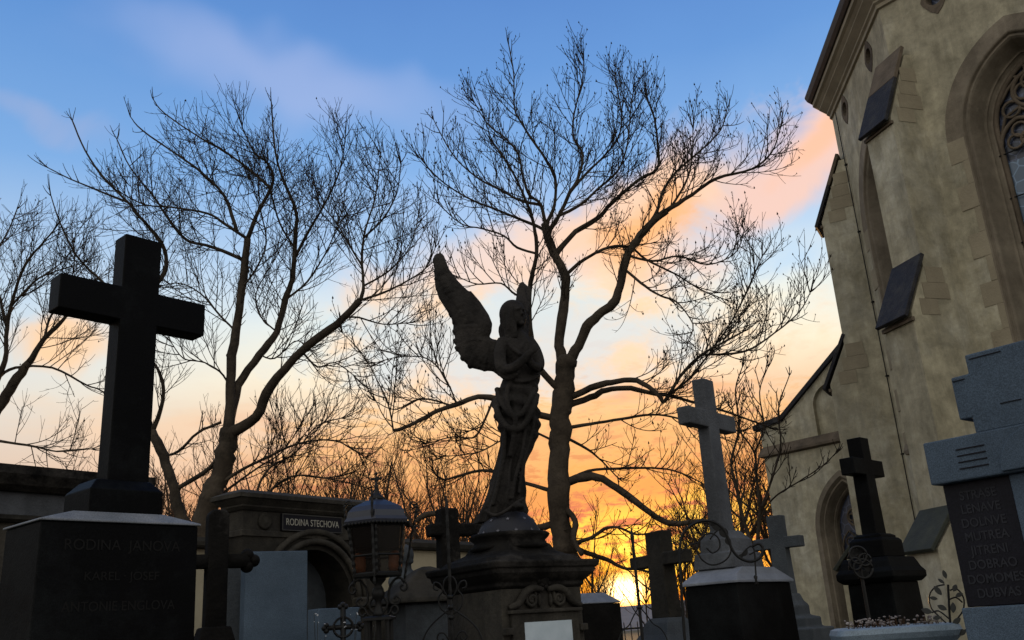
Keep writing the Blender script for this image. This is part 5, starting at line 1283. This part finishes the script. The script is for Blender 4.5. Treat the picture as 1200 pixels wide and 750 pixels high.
far_left = [
 ([(-70,640),(-50,560),(-20,500),(0,474),(15,450),(34,425)],24,9,0,.3,.6),
 ([(34,425),(52,397),(70,379),(86,360),(110,330)],8,2,.1,.9,.1),
 ([(-20,490),(-5,450),(6,422),(8,385),(15,350),(30,310),(50,285),(63,270)],8,1.5,-.2,.9,.2),
 ([(8,385),(0,350),(-10,310),(10,270),(20,245)],5,1.4,.2,.9,.1),
 ([(0,440),(18,431),(61,431),(101,451),(115,456),(140,470)],5,1.5,.3,.8,.2),
 ([(-30,520),(0,517),(40,523),(67,529),(107,526)],6,1.5,-.2,.8,.3),
 ([(15,355),(40,330),(60,320),(90,310)],4,1.4,-.2,.9,.1),
 ([(52,397),(60,370),(80,345),(88,300)],4,1.4,.2,.9,.1),
]
traced_tree('bare_tree', 'leafless tree leaning in from the left edge behind the black cross', 19, far_left, (-90,760), 33, PB, MT['bark'], (20,420,110,185))
PD = dict(PC, step=(.22,.16,.2), len=(1.2,.5,.22), up=(1.0,.6,.5), rad=((.012,.006),(.008,.005),(.0055,.004)))
right = [
 ([(893,690),(889,665),(886,650)],10,8,0,0,0),
 ([(886,652),(872,611),(863,572),(857,540),(866,502),(862,458),(870,430)],7,1.6,.1,.7,.3),
 ([(888,650),(890,600),(887,567),(884,531),(869,508),(858,480)],6,1.6,-.2,.7,.3),
 ([(889,596),(905,560),(915,520),(912,480),(925,440)],4,1.4,.2,.8,.1),
 ([(890,610),(905,585),(935,565),(965,545),(980,530)],3,1.2,-.5,.6,.3),
 ([(872,611),(850,590),(835,560),(830,520),(842,480)],4,1.4,.2,.8,.2),
 ([(884,531),(895,500),(890,460),(900,430)],3.5,1.3,-.1,.8,.1),
]
traced_tree('young_tree', 'slender multi stemmed leafless tree between the pale stone cross and the annex', 17, right, (893,700), 5, PD, MT['bark'], (880,560,75,160))
# saplings and distant trees behind, grown upright
PF = dict(levels=3, step=(.42,.30,.28), len=(2.8,1.2,.55), ang=(22,58), lift=.22, up=(.9,.7,.5), wig=.06, seg=(7,4,3), rad=((.014,.006),(.0075,.0045),(.0055,.0038)), bud=.0)
protos = []
def far_tree(seed, h, spread):
    T = Tree(seed, PF); rnd = T.rnd; stems = rnd.choice((1,2,3))
    for k in range(stems):
        d = Vector((rnd.uniform(-.18,.18),rnd.uniform(-.18,.18),1)); q = twig_path(Vector((0,0,-.1)), d, h*rnd.uniform(.75,.95), 12, .15, .08, rnd)
        T.big.tube(q, [.065*(1-i/12)**.9+.010 for i in range(13)], 7); T.spawn(q, 1, .22, spread)
        for j in range(5):
            i = rnd.randrange(3,8); e_ = side_dir((q[i+1]-q[i]).normalized(), rnd, R(rnd.uniform(25,50))); b = twig_path(q[i], e_, h*rnd.uniform(.3,.5), 8, .7, .12, rnd)
            T.big.tube(b, [.04*(1-n_/8)+.012 for n_ in range(9)], 5); T.spawn(b, 1, .15, spread)
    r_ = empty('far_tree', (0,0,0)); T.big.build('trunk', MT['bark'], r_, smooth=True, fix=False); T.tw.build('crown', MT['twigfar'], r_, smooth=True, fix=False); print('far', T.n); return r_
for sd_, h_, s_ in ((101,8,.8),(102,9,.85),(103,7.5,.75),(104,9.5,.9)): protos.append(far_tree(sd_, h_, s_))
spots = [(30,34,1.0),(105,30,.9),(170,36,1.1),(235,28,.75),(300,33,1.0),(345,27,.8),(390,24,.75),(425,34,.95),(462,23,.72),(500,28,.85),(538,34,.95),(575,26,.7),(612,36,.9),(690,40,.8),(716,46,.6),(758,48,.62),(795,44,.8),(828,36,.85),(852,36,1.05),(885,29,.9),(925,32,1.0),(712,60,.5),(800,58,.5),(70,38,1.15),(145,40,1.2),(212,42,1.2),(268,36,1.05),(322,40,1.2),(372,34,1.05),(440,40,1.2),(482,42,1.2),(555,44,1.2)]
places = ['at far left behind the tomb front','behind the left arm of the black cross','just right of the black cross shaft','behind the forked leaning trunks','above the family tomb name plate','above the right half of the family tomb','above the tomb cornice beside the lantern roof','directly over the lantern finial','just right of the lantern','above the twisted iron rod','under the angel wing','close to the skirt of the angel','between angel and big trunk','right of the big trunk','above the slant topped gravestone','over the setting sun','behind the brown stone cross','left of the pale stone cross','directly behind the pale stone cross','behind the slender multi stemmed tree','beside the annex gable','low and far beside the sun','low and far beyond the iron fence','under the left arm of the black cross','hidden low behind the black cross shaft','between the two leaning trunks','right of the forked trunks','above the middle of the tomb cornice','above the right end of the tomb cornice','between lantern finial and long drooping limb','above the scrolls of the twisted rod','behind the angel skirt']
rnd = random.Random(77)
for i, (px_, Y, sc) in enumerate(spots):
    o = protos[i%4] if i < 4 else copy_tree(protos[i%4]); q = at(px_, 700, Y); o.location = (q.x, q.y, 0); o.rotation_euler = (0,0,rnd.uniform(0,6.28)); o.scale = (sc*1.25,sc*1.25,sc*rnd.uniform(.92,1.08))
    tag(o, 'thin bare distant tree '+places[i], 'tree', 'bare trees beyond the graves')
